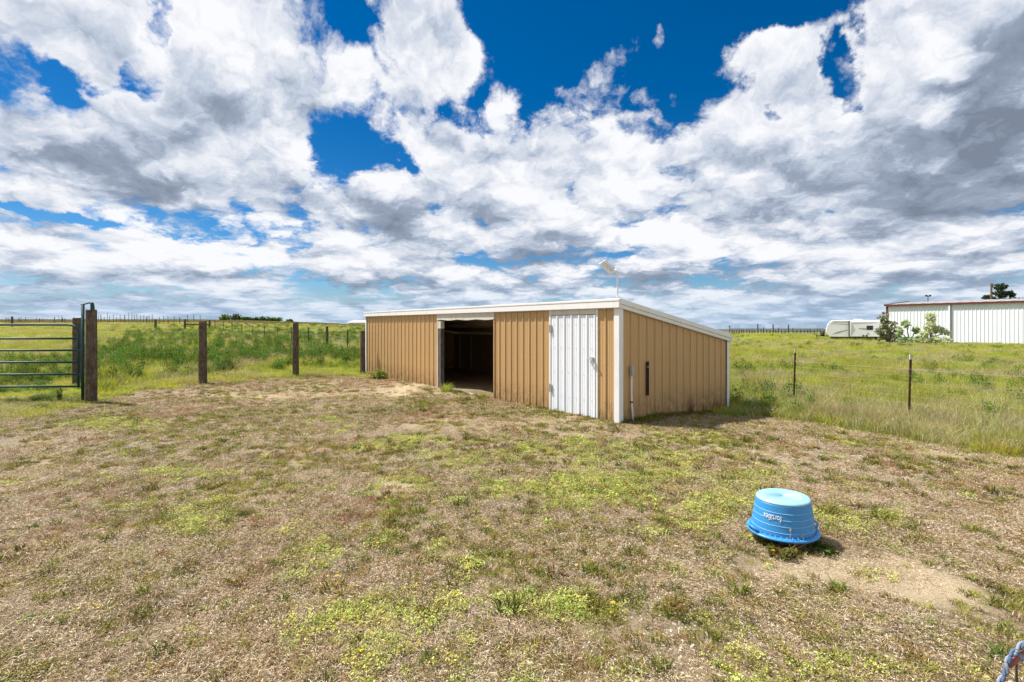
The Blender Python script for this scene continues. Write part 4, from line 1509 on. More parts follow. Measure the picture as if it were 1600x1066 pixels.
# ---- right fence: rusty steel posts with pale tips and woven wire
rf = empty('mesh_fence', (0, 0, 0), 0, 'woven wire fence on rusty steel posts in front of the tall grass on the right', 'fence')
RP = []
sp_ = [sh_loc(SH_W+.05, -.02)]
for (px, by, ty, ln) in ((1241, 637, 545, .0), (1421, 665, 554, .0)):
    x, y, h, z = xy_at(px-1, by, ty)
    RP.append((Vector((x, y, z)), h))
rf.location = RP[0][0]; ro = Vector(rf.location)
d_ = RP[1][0]-RP[0][0]
third = RP[1][0]+d_*.98; third.z = tz(third.x, third.y)
RUSTD = worn('dark_rusty_post', (0.075, 0.04, 0.024), (0.16, 0.08, 0.04), 0.9, 0.0, 0.2, 0.7, 12)
TIP = worn('pale_post_tip', (.62, .58, .48), (.4, .33, .25), .7, 0, .3, .5, 20)
for i, (p, h) in enumerate(RP+[(third, RP[1][1])]):
    o = tpost(h-.10, rf, 'steel_post', p-ro, .04, RUSTD, True, lean=(.030, 0))
    mb = MB(); zt = h-.10
    mb.box(-.021+.03*zt, -.006, zt, .021+.03*zt, .006, h); mb.box(-.006+.03*zt, .006, zt, .006+.03*zt, .035, h)
    t_ = mb.build('post_tip', TIP, o)
start = sp_[0]; start.z = tz(start.x, start.y)
line = [start] + [p for p, h in RP] + [third]
for k in range(9):
    zz = .04+k*.135
    r_ = .0024 if k in (0, 8) else .0014
    strand([p+Vector((.02, -.02, zz))-ro for p in line], r_, .012, 6).build('wire', WIRE, rf)
mb = MB()
tot = 0
for a, b in zip(line[:-1], line[1:]):
    L = (b-a).length; n = int(L/.15)
    for i in range(n):
        p = a.lerp(b, i/n)-ro
        mb.tube([p+Vector((.02, -.02, .04)), p+Vector((.02, -.02, 1.12))], .0012, 3, False)
tag(mb.build('mesh_stays', WIRE, rf), kind='stuff')

# ====================================================================== the blue tub
TX, TY = on_ground(1223, 846)
TZ0 = tz(TX, TY)
BLUE = Mat('blue_rubber_tub', .42, 0, .5)
nb = BLUE.noise(BLUE.vec('Object'), 6, 6, .65)
sc2 = BLUE.noise(BLUE.vec('Object', (3, 3, 40)), 5, 4, .6)
c_ = BLUE.mix(BLUE.maprange(nb, .4, .75, 0, .4), (.035, .245, .56), (.06, .33, .64))
c_ = BLUE.mix(BLUE.maprange(sc2, .6, .8, 0, .35), c_, (.22, .50, .78))
BLUE.color(c_)
PALE = Mat('sun_bleached_blue', .5, 0, .4)
nb = PALE.noise(PALE.vec('Object'), 9, 6, .65)
PALE.color(PALE.mix(PALE.maprange(nb, .35, .7, 0, 1), (.22, .46, .58), (.34, .58, .68)))
tub = empty('feed_tub', (TX, TY, TZ0+.098), 0, 'upturned bright blue rubber tub with white lettering, tilted on a rusty pipe', 'tub')
tub.rotation_euler = (R(1.5), R(-.6), R(8))
TH, RB, RT = .282, .250, .210       # height, rim radius, base radius
SX, SY = 1.0, .88
def tr(z): return RB + (RT-RB)*(z/TH)**1.05
prof = []
for i in range(25):
    z = .012+(TH-.035-.012)*i/24
    r = tr(z)
    prof.append((r, z))
outer = []
ridge = [.050, .100, .150, .200]
zz = .012
pts_z = list(np.linspace(.012, TH-.03, 18))
for z in pts_z:
    bump = 0 if any(abs(z-rg) < 1e-6 or abs(z-rg-.001) < 1e-6 for rg in ridge) else 0
    outer.append((tr(z)+bump, z))
inner = [(tr(z)-.009, z) for z in (TH-.035, .2, .012)]
mb = MB(); mb.lathe(outer + [(tr(TH-.02), TH-.022)] + [(tr(TH-.02)-.012, TH-.022)] + inner, 64, SX, SY, close=True); body = mb.build('tub_wall', BLUE.m, tub, smooth=False)
body.data.polygons.foreach_set('use_smooth', [True]*len(body.data.polygons))
mb = MB(); mb.lathe([(tr(0)-.004, .018), (tr(0)+.020, .014), (tr(0)+.032, .010), (tr(0)+.035, .003), (tr(0)+.033, -.006), (tr(0)+.029, -.005), (tr(0)+.028, .004), (tr(0)-.004, .004)], 64, SX, SY, close=True)
mb.build('rim', BLUE.m, tub, smooth=True)
top = [(tr(TH-.02)+.0005, TH-.021), (tr(TH)+.001, TH-.010), (RT-.010, TH-.002), (RT-.022, TH+.001), (RT-.055, TH+.001), (RT-.058, TH+.0025), (RT-.064, TH+.0025), (RT-.067, TH+.001), (.001, TH+.001), (.001, TH-.016), (RT-.02, TH-.017)]
mb = MB(); mb.lathe(top, 64, SX, SY, close=True); mb.build('tub_base', PALE.m, tub, smooth=True)
# thin rubbed ridges round the wall
RUB = Mat('rubbed_blue_ridge', .5, 0, .4).color((.22, .50, .74)).m
for rg in ridge:
    mb = MB(); pts = []
    for k in range(41):
        a = R(-205 + 165*k/40); r = tr(rg)+.0004
        pts.append((r*math.cos(a)*SX, r*math.sin(a)*SY, rg))
    mb.tube(pts, .0019, 4); mb.build('ridge', RUB, tub)
# little moulding nubs along the rim
mb = MB()
for k in range(40):
    a = 2*math.pi*k/40; r = tr(0)+.022
    c = Vector((r*math.cos(a)*SX, r*math.sin(a)*SY, .022))
    mb.tube([c, c+Vector((-.008*math.cos(a), -.008*math.sin(a), .012))], .0022, 4, True)
tag(mb.build('rim_nubs', RUB, tub), kind='stuff')
# handles moulded at the two narrow ends
for sgn in (-1, 1):
    mb = MB(); xr = sgn*(tr(0)+.028)*SX
    mb.tube([(xr*.93, -.06, .02), (xr*1.03, -.045, .045), (xr*1.05, 0, .052), (xr*1.03, .045, .045), (xr*.93, .06, .02)], .009, 6); mb.build('handle', BLUE.m, tub, smooth=True)
# the maker's word, upside down because the tub is
cu = bpy.data.curves.new('lettering', 'FONT'); cu.body = 'fortiflex'; cu.size = .062; cu.align_x = 'CENTER'; cu.align_y = 'CENTER'; cu.extrude = 0.0; cu.offset = .0004
cu.space_character = 1.02
to = bpy.data.objects.new('lettering_src', cu); col.objects.link(to)
bpy.context.view_layer.update()
dg = bpy.context.evaluated_depsgraph_get()
tm = bpy.data.meshes.new_from_object(to.evaluated_get(dg))
bpy.data.objects.remove(to)
bm = bmesh.new(); bm.from_mesh(tm)
bmesh.ops.subdivide_edges(bm, edges=[e for e in bm.edges if e.calc_length() > .012], cuts=2)
ret = bmesh.ops.extrude_face_region(bm, geom=bm.faces[:])
vtop = {v for v in ret['geom'] if isinstance(v, bmesh.types.BMVert)}
A0 = R(-90-8-46)
for v in bm.verts:
    u_, w_ = -v.co.x*.74, -v.co.y*1.05          # turned by half a turn
    z = .160 + w_
    off = .0042 if v in vtop else .001
    r = tr(z)+off
    a = A0 + u_/RB*1.05
    v.co = (r*math.cos(a)*SX, r*math.sin(a)*SY, z)
bmesh.ops.recalc_face_normals(bm, faces=bm.faces)
lm_ = bpy.data.meshes.new('lettering'); bm.to_mesh(lm_); bm.free()
link_mesh('lettering', lm_, worn('white_lettering', (.70, .76, .80), (.2, .4, .65), .6, 0, .3, .6, 30), tub)
pc_ = empty('rusty_pipe', (TX+.06, TY-.01, TZ0), 0, 'rusty brown pipe stub holding up the blue tub from beneath', 'pipe')
mb = MB(); mb.lathe([(.125, -.1), (.125, .362), (.115, .362), (.115, -.1)], 24, close=True); mb.build('casing', RUST, pc_, smooth=False)
mb = MB(); mb.lathe([(.126, .02), (.140, .025), (.140, .05), (.126, .055)], 24, close=True); mb.build('collar', RUST, pc_)

# ====================================================================== single weeds and flowers
def weed(name, me, x, y, s, label, cat, group=None, rz=0.0, sz=None):
    o = link_mesh(name, me); o.location = (x, y, tz(x, y)-.005); o.scale = (s, s, sz or s); o.rotation_euler = (0, 0, rz)
    tag(o, label, cat, group); return o

bush = merge('weed', [leaves('bl', 520, dome_pts(.30, .34, .02, .45), (.05, .12), [(.14, .24, .04), (.20, .31, .06), (.10, .19, .03)], 201, aspect=.55, flat_=.7), blades('bs', 16, .1, (.15, .3), .012, (.2, .6), DEEP, 202)])
x, y = on_ground(592, 592); weed('weed', bush, x, y, .95, 'round leafy green weed at the foot of the shed by its left corner', 'weed')
clump = blades('weed', 150, .17, (.14, .42), .014, (.2, .8), YELLOWG+[(.16, .26, .05)], 203, [(.25, .32, .08)], curl=.9)
x, y = on_ground(697, 612); weed('weed', clump, x, y, .95, 'spiky bright green grass clump at the left of the open bay', 'weed', sz=.8)
clump2 = blades('weed', 110, .16, (.08, .22), .012, (.4, .9), YELLOWG+OLIVE, 204, YELLOWG)
x, y = on_ground(752, 622); weed('weed', clump2, x, y, 1.1, 'low green grass clump on the threshold at the right of the open bay', 'weed')
x, y = on_ground(668, 610); weed('weed', clump2, x, y, .8, 'low grass clump left of the spiky one beside the bay', 'weed', rz=1)
wm_ = merge('weed', [leaves('wl', 160, dome_pts(.13, .08, .005, .5), (.03, .07), DEEP+OLIVE, 205, aspect=.4), blades('wb', 22, .08, (.08, .2), .006, (.3, .9), OLIVE+RUSTY, 206)])
x, y = on_ground(1222, 868); weed('weed', wm_, x, y, 1.05, 'scruffy brown and green weed sprouting under the front of the tub', 'weed')
x, y = on_ground(1283, 862); weed('weed', wm_, x, y, 1.0, 'dark leafy weed in the shade right of the tub', 'weed', rz=2)
stalk = MB()
for (dx_, dz_, ln_) in ((.10, .12, 1), (.02, .16, 1), (.16, .08, 1)):
    stalk.tube([(0, 0, 0), (dx_*.5, 0, dz_*.6), (dx_, .01, dz_)], .0018, 4)
    stalk.tube([(dx_, .01, dz_-.004), (dx_, .01, dz_+.010)], .006, 5)
x, y = on_ground(1232, 866); o = stalk.build('dry_stalk', Mat('dry_stalk', .9).color((.42, .30, .22)).m); o.location = (x, y, tz(x, y)); o.scale = (1.1, 1, 1.1); tag(o, 'thin dry seed stalks leaning up against the tub rim', 'stalks')

th = merge('weed', [leaves('tl', 220, dome_pts(.07, .42, .02, .6), (.03, .08), [(.03, .075, .02), (.05, .11, .025)], 207, aspect=.3, flat_=.8), blades('tb', 14, .02, (.3, .46), .012, (.02, .15), DEEP, 208)])
x, y = on_ground(93, 630); weed('weed', th, x, y, .9, 'single dark upright thistle in front of the teal gate', 'weed')
dead = merge('weed', [blades('db', 40, .05, (.2, .55), .006, (.1, .5), [(.22, .12, .06), (.30, .18, .09)], 209)])
for q_, lab in ((.58, 'reddish dead stalk against the shed side wall, nearer one'), (.84, 'reddish dead stalk against the shed side wall, farther one')):
    p_ = sh_loc(SH_W*q_, -.07); weed('weed', dead, p_.x, p_.y, .95, lab, 'weed', rz=q_*5)
# dandelions
FY = Mat('dandelion_yellow', .7).color((.80, .56, .02)).m
def flower_mesh(seed):
    g = np.random.default_rng(seed); mb = MB()
    for ring, (rr_, zt) in enumerate(((.018, .0), (.013, .004), (.007, .007))):
        for k in range(11):
            a = 2*math.pi*(k+.3*ring)/11+g.normal(0, .05); u_ = Vector((math.cos(a), math.sin(a), 0)); s_ = Vector((-math.sin(a), math.cos(a), 0))*.0028
            c = Vector((0, 0, .045+zt))
            mb.add([c-s_, c+s_, c+u_*rr_+s_+Vector((0, 0, .004)), c+u_*rr_-s_+Vector((0, 0, .004))], [(0, 1, 2, 3)])
    mb.tube([(0, 0, .045), (0, 0, .052)], .006, 6)
    return mb.mesh('flower')
fme = flower_mesh(1); fme.materials.append(FY)
fle = blades('leaves', 16, .02, (.05, .09), .011, (.8, .98), DEEP+OLIVE, 210, YELLOWG, curl=.9)
DND = [(1207, 868, 'in the weed under the tub', 1.25), (958, 953, 'right of the middle of the foreground', 1.1), (762, 830, 'left of the coarse weeds in the middle', 1), (603, 782, 'left end of the pair of flowers', 1), (679, 788, 'right end of the pair of flowers', 1),
       (527, 908, 'in the lime green patch on the left', 1), (590, 856, 'below the middle of the yard', 1), (1079, 779, 'left of two near the tub', 1.1), (1093, 780, 'right of two near the tub', 1.1), (901, 892, 'in the open soil ahead', .9), (565, 1030, 'near the bottom of the picture', .9), (757, 820, 'in the green tufts', .9)]
proto = None
for (px, py, where, s) in DND:
    x, y = on_ground(px, py)
    if proto is None:
        d0_ = empty('dandelion', (x, y, tz(x, y)), 0)
        f1 = link_mesh('flower', fme, None, d0_); l1 = link_mesh('leaves', fle, None, d0_)
        proto = d0_
    else:
        d0_ = proto.copy(); col.objects.link(d0_); d0_.location = (x, y, tz(x, y))
        for ch in (f1, l1):
            c = ch.copy(); col.objects.link(c); c.parent = d0_
    s *= .72; d0_.scale = (s, s, s); d0_.rotation_euler = (0, 0, px*.37)
    lab = {1207: 'yellow dandelion in the weed in front of the blue tub', 958: 'single yellow dandelion on a dark tuft in the right foreground', 603: 'yellow dandelion, left one of the two above the middle bare patch', 679: 'yellow dandelion, right one of the two above the middle bare patch',
           1079: 'yellow dandelion left of the tub, first of two side by side', 1093: 'yellow dandelion left of the tub, second of two side by side', 527: 'yellow dandelion at the edge of the left lime green patch', 762: 'yellow dandelion among coarse weeds straight below the bay opening', 757: 'yellow dandelion in a tuft just above another below the bay opening', 590: 'yellow dandelion on bare soil left of centre, below the pair',
           901: 'yellow dandelion on open soil straight below the white door', 565: 'yellow dandelion lowest in the picture, in the bottom green patch'}.get(px)
    tag(d0_, lab, 'dandelion', 'dandelions in the yard')

# ====================================================================== braided rope and rod at the near right corner
ry = 1.55
def nearpt(px, py, y=ry): return Vector(((px-CX)/F*y, y, CAMZ-(py-HY)/F*y))
rope = empty('braided_rope', nearpt(1574, 1040)[:], 0, 'grey blue braided rope looped round a pink rod at the lower right corner', 'rope')
r0 = Vector(rope.location)
path = [nearpt(*p)-r0 for p in ((1700, 940), (1640, 975), (1603, 1002), (1588, 1016), (1577, 1028), (1573, 1041), (1571, 1052), (1562, 1066), (1548, 1095), (1530, 1150), (1510, 1260))]
def spline(pts, n):
    out = []
    P = [pts[0]*2-pts[1]] + pts + [pts[-1]*2-pts[-2]]
    for i in range(1, len(P)-2):
        for k in range(n):
            t = k/n
            out.append(.5*((2*P[i])+(-P[i-1]+P[i+1])*t+(2*P[i-1]-5*P[i]+4*P[i+1]-P[i+2])*t*t+(-P[i-1]+3*P[i]-3*P[i+1]+P[i+2])*t**3))
    out.append(pts[-1])
    return out
sp = spline(path, 14)
cum = 0
ROPE = [worn('rope_blue_grey', (.10, .15, .26), (.22, .24, .30), .8, 0, .2, .6, 30, (1, 1, 1), .6), worn('rope_pale_grey', (.27, .31, .38), (.16, .18, .24), .8, 0, .2, .6, 30, (1, 1, 1), .6)]
strands = [[], []]
for i, p in enumerate(sp):
    if i: cum += (p-sp[i-1]).length
    t = (sp[min(i+1, len(sp)-1)]-sp[max(i-1, 0)]).normalized()
    a_ = t.cross(Vector((0, 1, 0))).normalized(); b_ = a_.cross(t)
    for k in range(2):
        th = cum/.0105+math.pi*k
        strands[k].append(p + (a_*math.cos(th)+b_*math.sin(th))*.0042)
for k in range(2):
    mb = MB(); mb.tube(strands[k], .0046, 8); mb.build('strand', ROPE[k], rope, smooth=True)
rod = empty('pink_rod', nearpt(1583, 1036, ry-.0)[:], 0, 'short faded pink rod poking through the braided rope at the lower right', 'rod')
q0 = Vector(rod.location)
PINK = worn('faded_pink_pipe', (.42, .13, .13), (.30, .10, .09), .6, 0, .3, .5, 30)
mb = MB(); mb.tube([nearpt(1575, 1041, ry+.01)-q0, nearpt(1592, 1027, ry)-q0, nearpt(1690, 960, ry-.02)-q0], .0085, 10); mb.build('tube', PINK, rod, smooth=True)
mb = MB(); c1, c2 = nearpt(1591, 1028, ry)-q0, nearpt(1596, 1024, ry)-q0
mb.tube([c1, c2], .0125, 10); mb.build('collar', ROPE[1], rod, smooth=True)
mb = MB(); mb.tube([nearpt(1588, 1035, ry+.02)-q0, nearpt(1589, 1100, ry+.03)-q0, nearpt(1592, 1390, ry+.03)-q0], .0035, 6)
mb.build('wire_leg', DARKMETAL, rod)

# ====================================================================== white steel building on the right
WA = Vector((586/F*55.3, 55.3, 0)); WB = Vector((800/F*46.0, 46.0, 0))
wd = (WB-WA).normalized(); wn_ = Vector((-wd.y, wd.x, 0))          # wn_ points away from the viewer
if wn_.y < 0: wn_ = -wn_
ang = math.atan2(wd.y, wd.x)
barn = empty('steel_building', (WA.x, WA.y, 0), ang, 'long white steel building with dark red eave trim at the right edge', 'building')
BL, BD, BH = 27.0, 12.0, 3.98
RED = worn('dark_red_trim', (.13, .025, .022), (.07, .03, .03), .5, 0, .4, .3, 3)
BWHITE = worn('white_building_steel', (.80, .83, .88), (.6, .57, .52), .45, 0, .4, .14, .6)
BROOF = worn('pale_roof_steel', (.44, .42, .42), (.36, .30, .28), .4, .1, .5, .4, .5)
yb = -1 if (Matrix.Rotation(ang, 3, 'Z') @ Vector((0, 1, 0))).dot(wn_) < 0 else 1
nps = 30; pw = BL/nps
prof = []
for q in range(3):
    s = q*pw/3
    prof += [(s, 0), (s+.03, -.035), (s+.07, -.035), (s+.10, 0)]
prof += [(pw-.002, 0)]
mb = MB(); vs = []
for (s, h) in prof: vs += [(s, h*yb, -.5), (s, h*yb, BH)]
for (s, h) in prof: vs += [(s, (h+.01)*yb, -.5), (s, (h+.01)*yb, BH)]
k = len(prof); fs = []
for j in range(k-1):
    fs.append((2*j, 2*j+2, 2*j+3, 2*j+1)); fs.append((2*k+2*j, 2*k+2*j+1, 2*k+2*j+3, 2*k+2*j+2))
mb.add(vs, fs); pme = mb.mesh('wall_panel'); pme.materials.append(BWHITE)
for i in range(nps):
    o = link_mesh('wall_panel', pme, None, barn); o.location = (i*pw, 0, 0)
RH = .45
mb = MB(); mb.extrude([(-.02, .02*yb, -.5), (-.02, BD*yb, -.5), (-.02, BD*yb, BH), (-.02, BD/2*yb, BH+RH-.05), (-.02, .02*yb, BH)], (.1, 0, 0)); mb.build('gable_wall', BWHITE, barn)
mb = MB(); mb.box(0, (BD-.1)*yb, -.5, BL, BD*yb, BH) if yb > 0 else mb.box(0, BD*yb, -.5, BL, (BD-.1)*yb, BH); mb.build('back_wall', BWHITE, barn)
nrp = 27
for i in range(nrp):
    s0, s1 = -.12+i*(BL+.2)/nrp, -.12+(i+1)*(BL+.2)/nrp-.02
    mb = MB(); mb.extrude([(s0, -.18*yb, BH+.05), (s0, BD/2*yb, BH+RH+.08), (s0, BD/2*yb, BH+RH+.12), (s0, -.18*yb, BH+.09)], (s1-s0, 0, 0)); 
    mb.extrude([(s0, -.18*yb, BH+.09), (s0, BD/2*yb, BH+RH+.12), (s0, BD/2*yb, BH+RH+.16), (s0, -.18*yb, BH+.13)], (.06, 0, 0)); mb.build('roof_panel', BROOF, barn)
mb = MB(); mb.extrude([(-.12, BD/2*yb, BH+RH+.08), (-.12, (BD+.18)*yb, BH+.05), (-.12, (BD+.18)*yb, BH+.09), (-.12, BD/2*yb, BH+RH+.12)], (BL+.2, 0, 0)); mb.build('roof_back', BROOF, barn)
def boxy(x0, y0, z0, x1, y1, z1):
    m_ = MB(); return m_.box(min(x0, x1), min(y0*yb, y1*yb), z0, max(x0, x1), max(y0*yb, y1*yb), z1)
boxy(-.16, -.26, BH-.06, BL+.1, -.185, BH+.13).build('eave_gutter', RED, barn)
mb = MB(); mb.extrude([(-.22, -.26*yb, BH+.0), (-.22, BD/2*yb, BH+RH+.06), (-.22, BD/2*yb, BH+RH+.24), (-.22, -.26*yb, BH+.16)], (.09, 0, 0)); mb.build('rake_trim', RED, barn)
mb = MB(); mb.extrude([(-.22, BD/2*yb, BH+RH+.06), (-.22, (BD+.2)*yb, BH+.0), (-.22, (BD+.2)*yb, BH+.16), (-.22, BD/2*yb, BH+RH+.24)], (.09, 0, 0)); mb.build('rake_trim', RED, barn)
boxy(-.08, -.07, -.5, .10, -.04, BH-.07).build('corner_trim', RED, barn)
# downspout where the photograph shows it
k_ = (1484-CX)/F
s_ = (WA.y*k_-WA.x)/(wd.x-wd.y*k_)
boxy(s_-.06, -.20, -.4, s_+.07, -.045, BH-.07).build('downspout', BWHITE, barn)
boxy(s_+.09, -.09, -.4, s_+.13, -.04, BH-.07).build('seam_strip', GALV, barn)

# mast with twin lamps behind the roof
y = 72; x = (1450-CX)/F*y
ml = empty('lamp_mast', (x, y, 0), 0, 'thin mast with a twin lamp head rising behind the white building roof', 'lamp post')
h = CAMZ+(HY-463)/F*y
mb = MB(); mb.tube([(0, 0, 0), (0, 0, h)], .05, 6); mb.build('pole', DARKMETAL, ml)
mb = MB(); mb.box(-.32, -.05, h-.05, .32, .05, h+.02); mb.build('crossbar', DARKMETAL, ml)
for s_ in (-.36, .18):
    mb = MB(); mb.box(s_, -.12, h-.02, s_+.22, .12, h+.2); mb.build('lamp', DARKMETAL, ml)
y = 74; x = (1549-CX)/F*y
wp_ = empty('utility_pole', (x, y, 0), 0, 'wooden utility pole rising above the white roof beside the evergreen', 'utility pole')
h = CAMZ+(HY-443)/F*y
o = round_post(.12, h, 77, 'pole', wood('pole_wood', (.08, .055, .035), (.26, .2, .15)), wp_)
mb = MB(); mb.box(-.05, -.25, h-.6, .05, -.16, h-.1); mb.build('bracket', DARKMETAL, wp_)

# ====================================================================== trees
BARK = wood('tree_bark', (.03, .022, .016), (.13, .10, .075), (6, 6, 1))
OLIVEBARK = wood('pale_bark', (.08, .06, .045), (.24, .19, .15), (6, 6, 1))


def limb(mb, p, q, r0, r1, g, wig=.06):
    p, q = Vector(p), Vector(q); L = (q-p).length
    pts = [p.lerp(q, t) + Vector(g.normal(0, wig*L*math.sin(t*3.14), 3)) for t in (0, .25, .5, .75, 1)]
    mb.tube(pts, r0, 6, True, [r0+(r1-r0)*t for t in (0, .25, .5, .75, 1)])
    return pts[-1]


def tree(name, px, by, topy, halfw_px, dist, label, cat, cols, seed, lobes, leafn, leaf, trunk_r=.15, group=None, bark=None, shell=.45, aspect=.55):
    """lobes: (dx, z, rx, rz) as fractions of half width and of height"""
    g = np.random.default_rng(seed)
    x, y = (px-CX)/F*dist, dist
    z = tz(x, y)
    Hh = CAMZ-(topy-HY)/F*dist-z; W = halfw_px/F*dist
    e = empty(name, (x, y, z), 0, label, cat, group)
    mb = MB()
    L = []
    mx_l = []
    for (dx_, zf, rx, rzf) in lobes:
        c = Vector((dx_*W, g.normal(0, .25)*W*.6, zf*Hh))
        a = Vector((g.normal(0, .05)*W, 0, .15*Hh))
        limb(mb, (0 if abs(dx_) < .4 else dx_*W*.25, 0, -.1), a.lerp(c, .35), trunk_r, trunk_r*.6, g, .03)
        t_ = limb(mb, a.lerp(c, .35), c, trunk_r*.6, trunk_r*.15, g)
        for _ in range(4):
            v = Vector(g.normal(0, 1, 3)); v.normalize(); v = Vector((v.x*rx*W, v.y*rx*W, v.z*rzf*Hh))*.8
            limb(mb, a.lerp(c, .6), c+v, trunk_r*.25, trunk_r*.06, g)
        L.append((c, rx*W, rzf*Hh))
    mb.build('trunk', bark or BARK, e)
    wts = np.array([l[1]*l[2] for l in L]); wts = wts/wts.sum()

    def f(gg, n):
        # small sprays of leaves, bunched, so that sky shows between them
        ns = max(12, n//14)
        li = gg.choice(len(L), ns, p=wts)
        p = gg.normal(size=(ns, 3)); p /= np.linalg.norm(p, axis=1)[:, None]; p *= (gg.random(ns)**shell)[:, None]
        cc = np.array([[*L[i][0]] for i in li]) + p*np.array([[L[i][1], L[i][1]*.9, L[i][2]] for i in li])
        k = gg.integers(0, ns, n)
        return cc[k] + gg.normal(0, .11, (n, 3))*np.array([W, W, W])*.35
    me = leaves('crown', leafn, f, leaf, cols, seed+1, aspect=aspect, flat_=.9, mat=FIELD)
    link_mesh('crown', me, None, e)
    return e

GT = [(.08, .15, .02), (.12, .21, .03), (.17, .28, .045), (.06, .11, .018)]
ft = 'green trees on the left horizon'
LL = [(-.3, .45, .7, .42), (.35, .5, .65, .45), (0, .75, .5, .25), (0, .3, .9, .3)]
FT = [(351, 492.5, 9, 'leftmost dark tree of the clump on the left horizon'), (368, 491.5, 10, 'tallest round tree of the clump on the left horizon'), (384, 495.5, 8, 'low tree in the gap right of the tallest horizon tree'),
      (400, 497, 8, 'small flat tree in the middle of the horizon clump'), (412, 496, 9, 'broad bright tree just right of the middle of the horizon clump'), (424, 497, 9, 'second broad tree near the right end of the horizon clump'), (435, 497, 7, 'rightmost tree of the dense horizon clump'),
      (452, 500, 6, 'isolated low shrub right of the horizon clump')]
for k, (px, ty, hw, lab) in enumerate(FT):
    cols = GT if k % 2 == 0 else [(.11, .19, .03), (.16, .25, .04), (.08, .14, .02)]
    tree('tree', px, 503, ty-1.2, hw*1.1, 185+k*2, lab, 'tree', cols, 300+k, LL, 1500, (.25, .6), .2, ft)
# evergreen behind the white building
PINE = [(.018, .045, .018), (.03, .065, .022), (.045, .085, .03)]
tree('evergreen_tree', 1562, 520, 443, 25, 82, 'dark evergreen tree behind the white building roof by the wooden pole', 'tree', PINE, 320,
     [(-.55, .72, .30, .06), (.3, .93, .35, .07), (.15, .80, .5, .08), (.62, .78, .28, .06), (-.75, .66, .22, .04), (0, .62, .7, .10), (.9, .68, .2, .03)], 3800, (.16, .42), .2)
tree('evergreen_tree', 1592, 520, 464, 9, 84, 'low dark evergreen top at the right edge above the white roof', 'tree', PINE, 321, [(0, .9, .6, .08), (.4, .8, .8, .1), (-.4, .75, .5, .1)], 1300, (.16, .4), .15)
# grey green sprawling shrubs before the building
SIL = [(.46, .54, .28), (.56, .62, .38), (.34, .43, .18), (.66, .68, .48)]
GRN = [(.20, .29, .07), (.28, .37, .10), (.14, .21, .05), (.36, .42, .17)]
sg = 'sprawling shrubs in front of the white building'
tree('shrub', 1388, 534, 489, 20, 50, 'leaning grey green shrub between the trailer and the white building', 'shrub', SIL+SIL+GRN[:2], 330,
     [(-.25, .85, .40, .18), (.0, .60, .55, .20), (.6, .40, .55, .18), (-.5, .40, .45, .18), (.2, .2, .9, .16), (.9, .12, .5, .1)], 2600, (.12, .30), .09, sg, OLIVEBARK)
tree('shrub', 1421, 535, 500, 20, 48.5, 'low open shrub with bare arching limbs, middle one before the white building', 'shrub', SIL, 331,
     [(-.2, .85, .35, .16), (.55, .6, .3, .14), (-.75, .55, .25, .2), (.1, .18, .9, .14), (.9, .3, .3, .15)], 3400, (.11, .25), .08, sg, OLIVEBARK)
tree('shrub', 1455, 535, 489, 24, 47, 'pale feathery shrub left of the downspout on the white building', 'shrub', SIL+[(.42, .44, .34)], 332,
     [(.0, .85, .32, .14), (-.2, .55, .4, .2), (.35, .5, .5, .15), (.7, .42, .35, .12), (-.6, .3, .3, .15), (.1, .15, .9, .13)], 5200, (.10, .24), .08, sg, OLIVEBARK)

# low white barn on the left horizon
y = 330; x = (554-CX)/F*y; z = CAMZ-(504.5-HY)/F*y
wb = empty('white_barn', (x, y, z-1.0), 0, 'tiny white roofed barn on the horizon beside the shed corner', 'barn')
mb = MB(); mb.box(-4, 0, 0, 8, 8, 1.2); mb.build('wall', WEATHERED, wb)
mb = MB(); mb.extrude([(-5, -.3, 1.2), (9, -.3, 1.2), (7, 4, 2.5), (-1.5, 4, 2.5)], (0, 0, .08)); mb.build('roof', WHITE, wb)

# ====================================================================== travel trailer
ty_ = 62.0
X0 = (1290-CX)/F*ty_
RVA = R(-35); rc, rs = math.cos(RVA), math.sin(RVA)
def rvx(px, off=0.0):
    """distance along the trailer side (set off outwards by off) seen at a pixel column"""
    k = (px-CX)/F
    ox, oy = X0+off*rs, ty_-off*rc
    return (k*oy-ox)/(rc-k*rs)
RL = rvx(1394)
rzb = -.12
rv = empty('travel_trailer', (X0, ty_, rzb), RVA, 'white travel trailer with grey swooshes parked before the white building', 'trailer')
s = ty_/F
RVW = worn('trailer_white', (.76, .77, .76), (.55, .52, .47), .35, 0, .5, .25, 1.2)
RVG = Mat('trailer_grey_graphic', .4).color((.25, .25, .26)).m
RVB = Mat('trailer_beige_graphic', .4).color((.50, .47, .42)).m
GLASS = Mat('dark_window_glass', .08, 0, .6).color((.02, .025, .03)).m
zt = 31*s; z0 = .42
prof = [(.06*RL, z0), (.02*RL, z0+.35), (.0, zt*.40), (.004*RL, zt*.55), (.03*RL, zt*.80), (.075*RL, zt*.955), (.11*RL, zt), (RL-.15, zt), (RL, zt-.15), (RL, z0)]
mb = MB(); mb.extrude([(p[0], 0, p[1]) for p in prof], (0, 2.45, 0)); mb.build('body', RVW, rv, bevel=.06)
mb = MB(); mb.extrude([(p[0]+.02, -.004, p[1]) for p in [(.10*RL, zt*.92), (.135*RL, zt*.95), (.52*RL*.7, zt*.95), (.365*RL, zt*.93), (.125*RL, zt*.90)]], (0, .003, 0)); mb.build('awning_strip', RVB, rv)  # thin beige strip high on the trailer side, towards the front
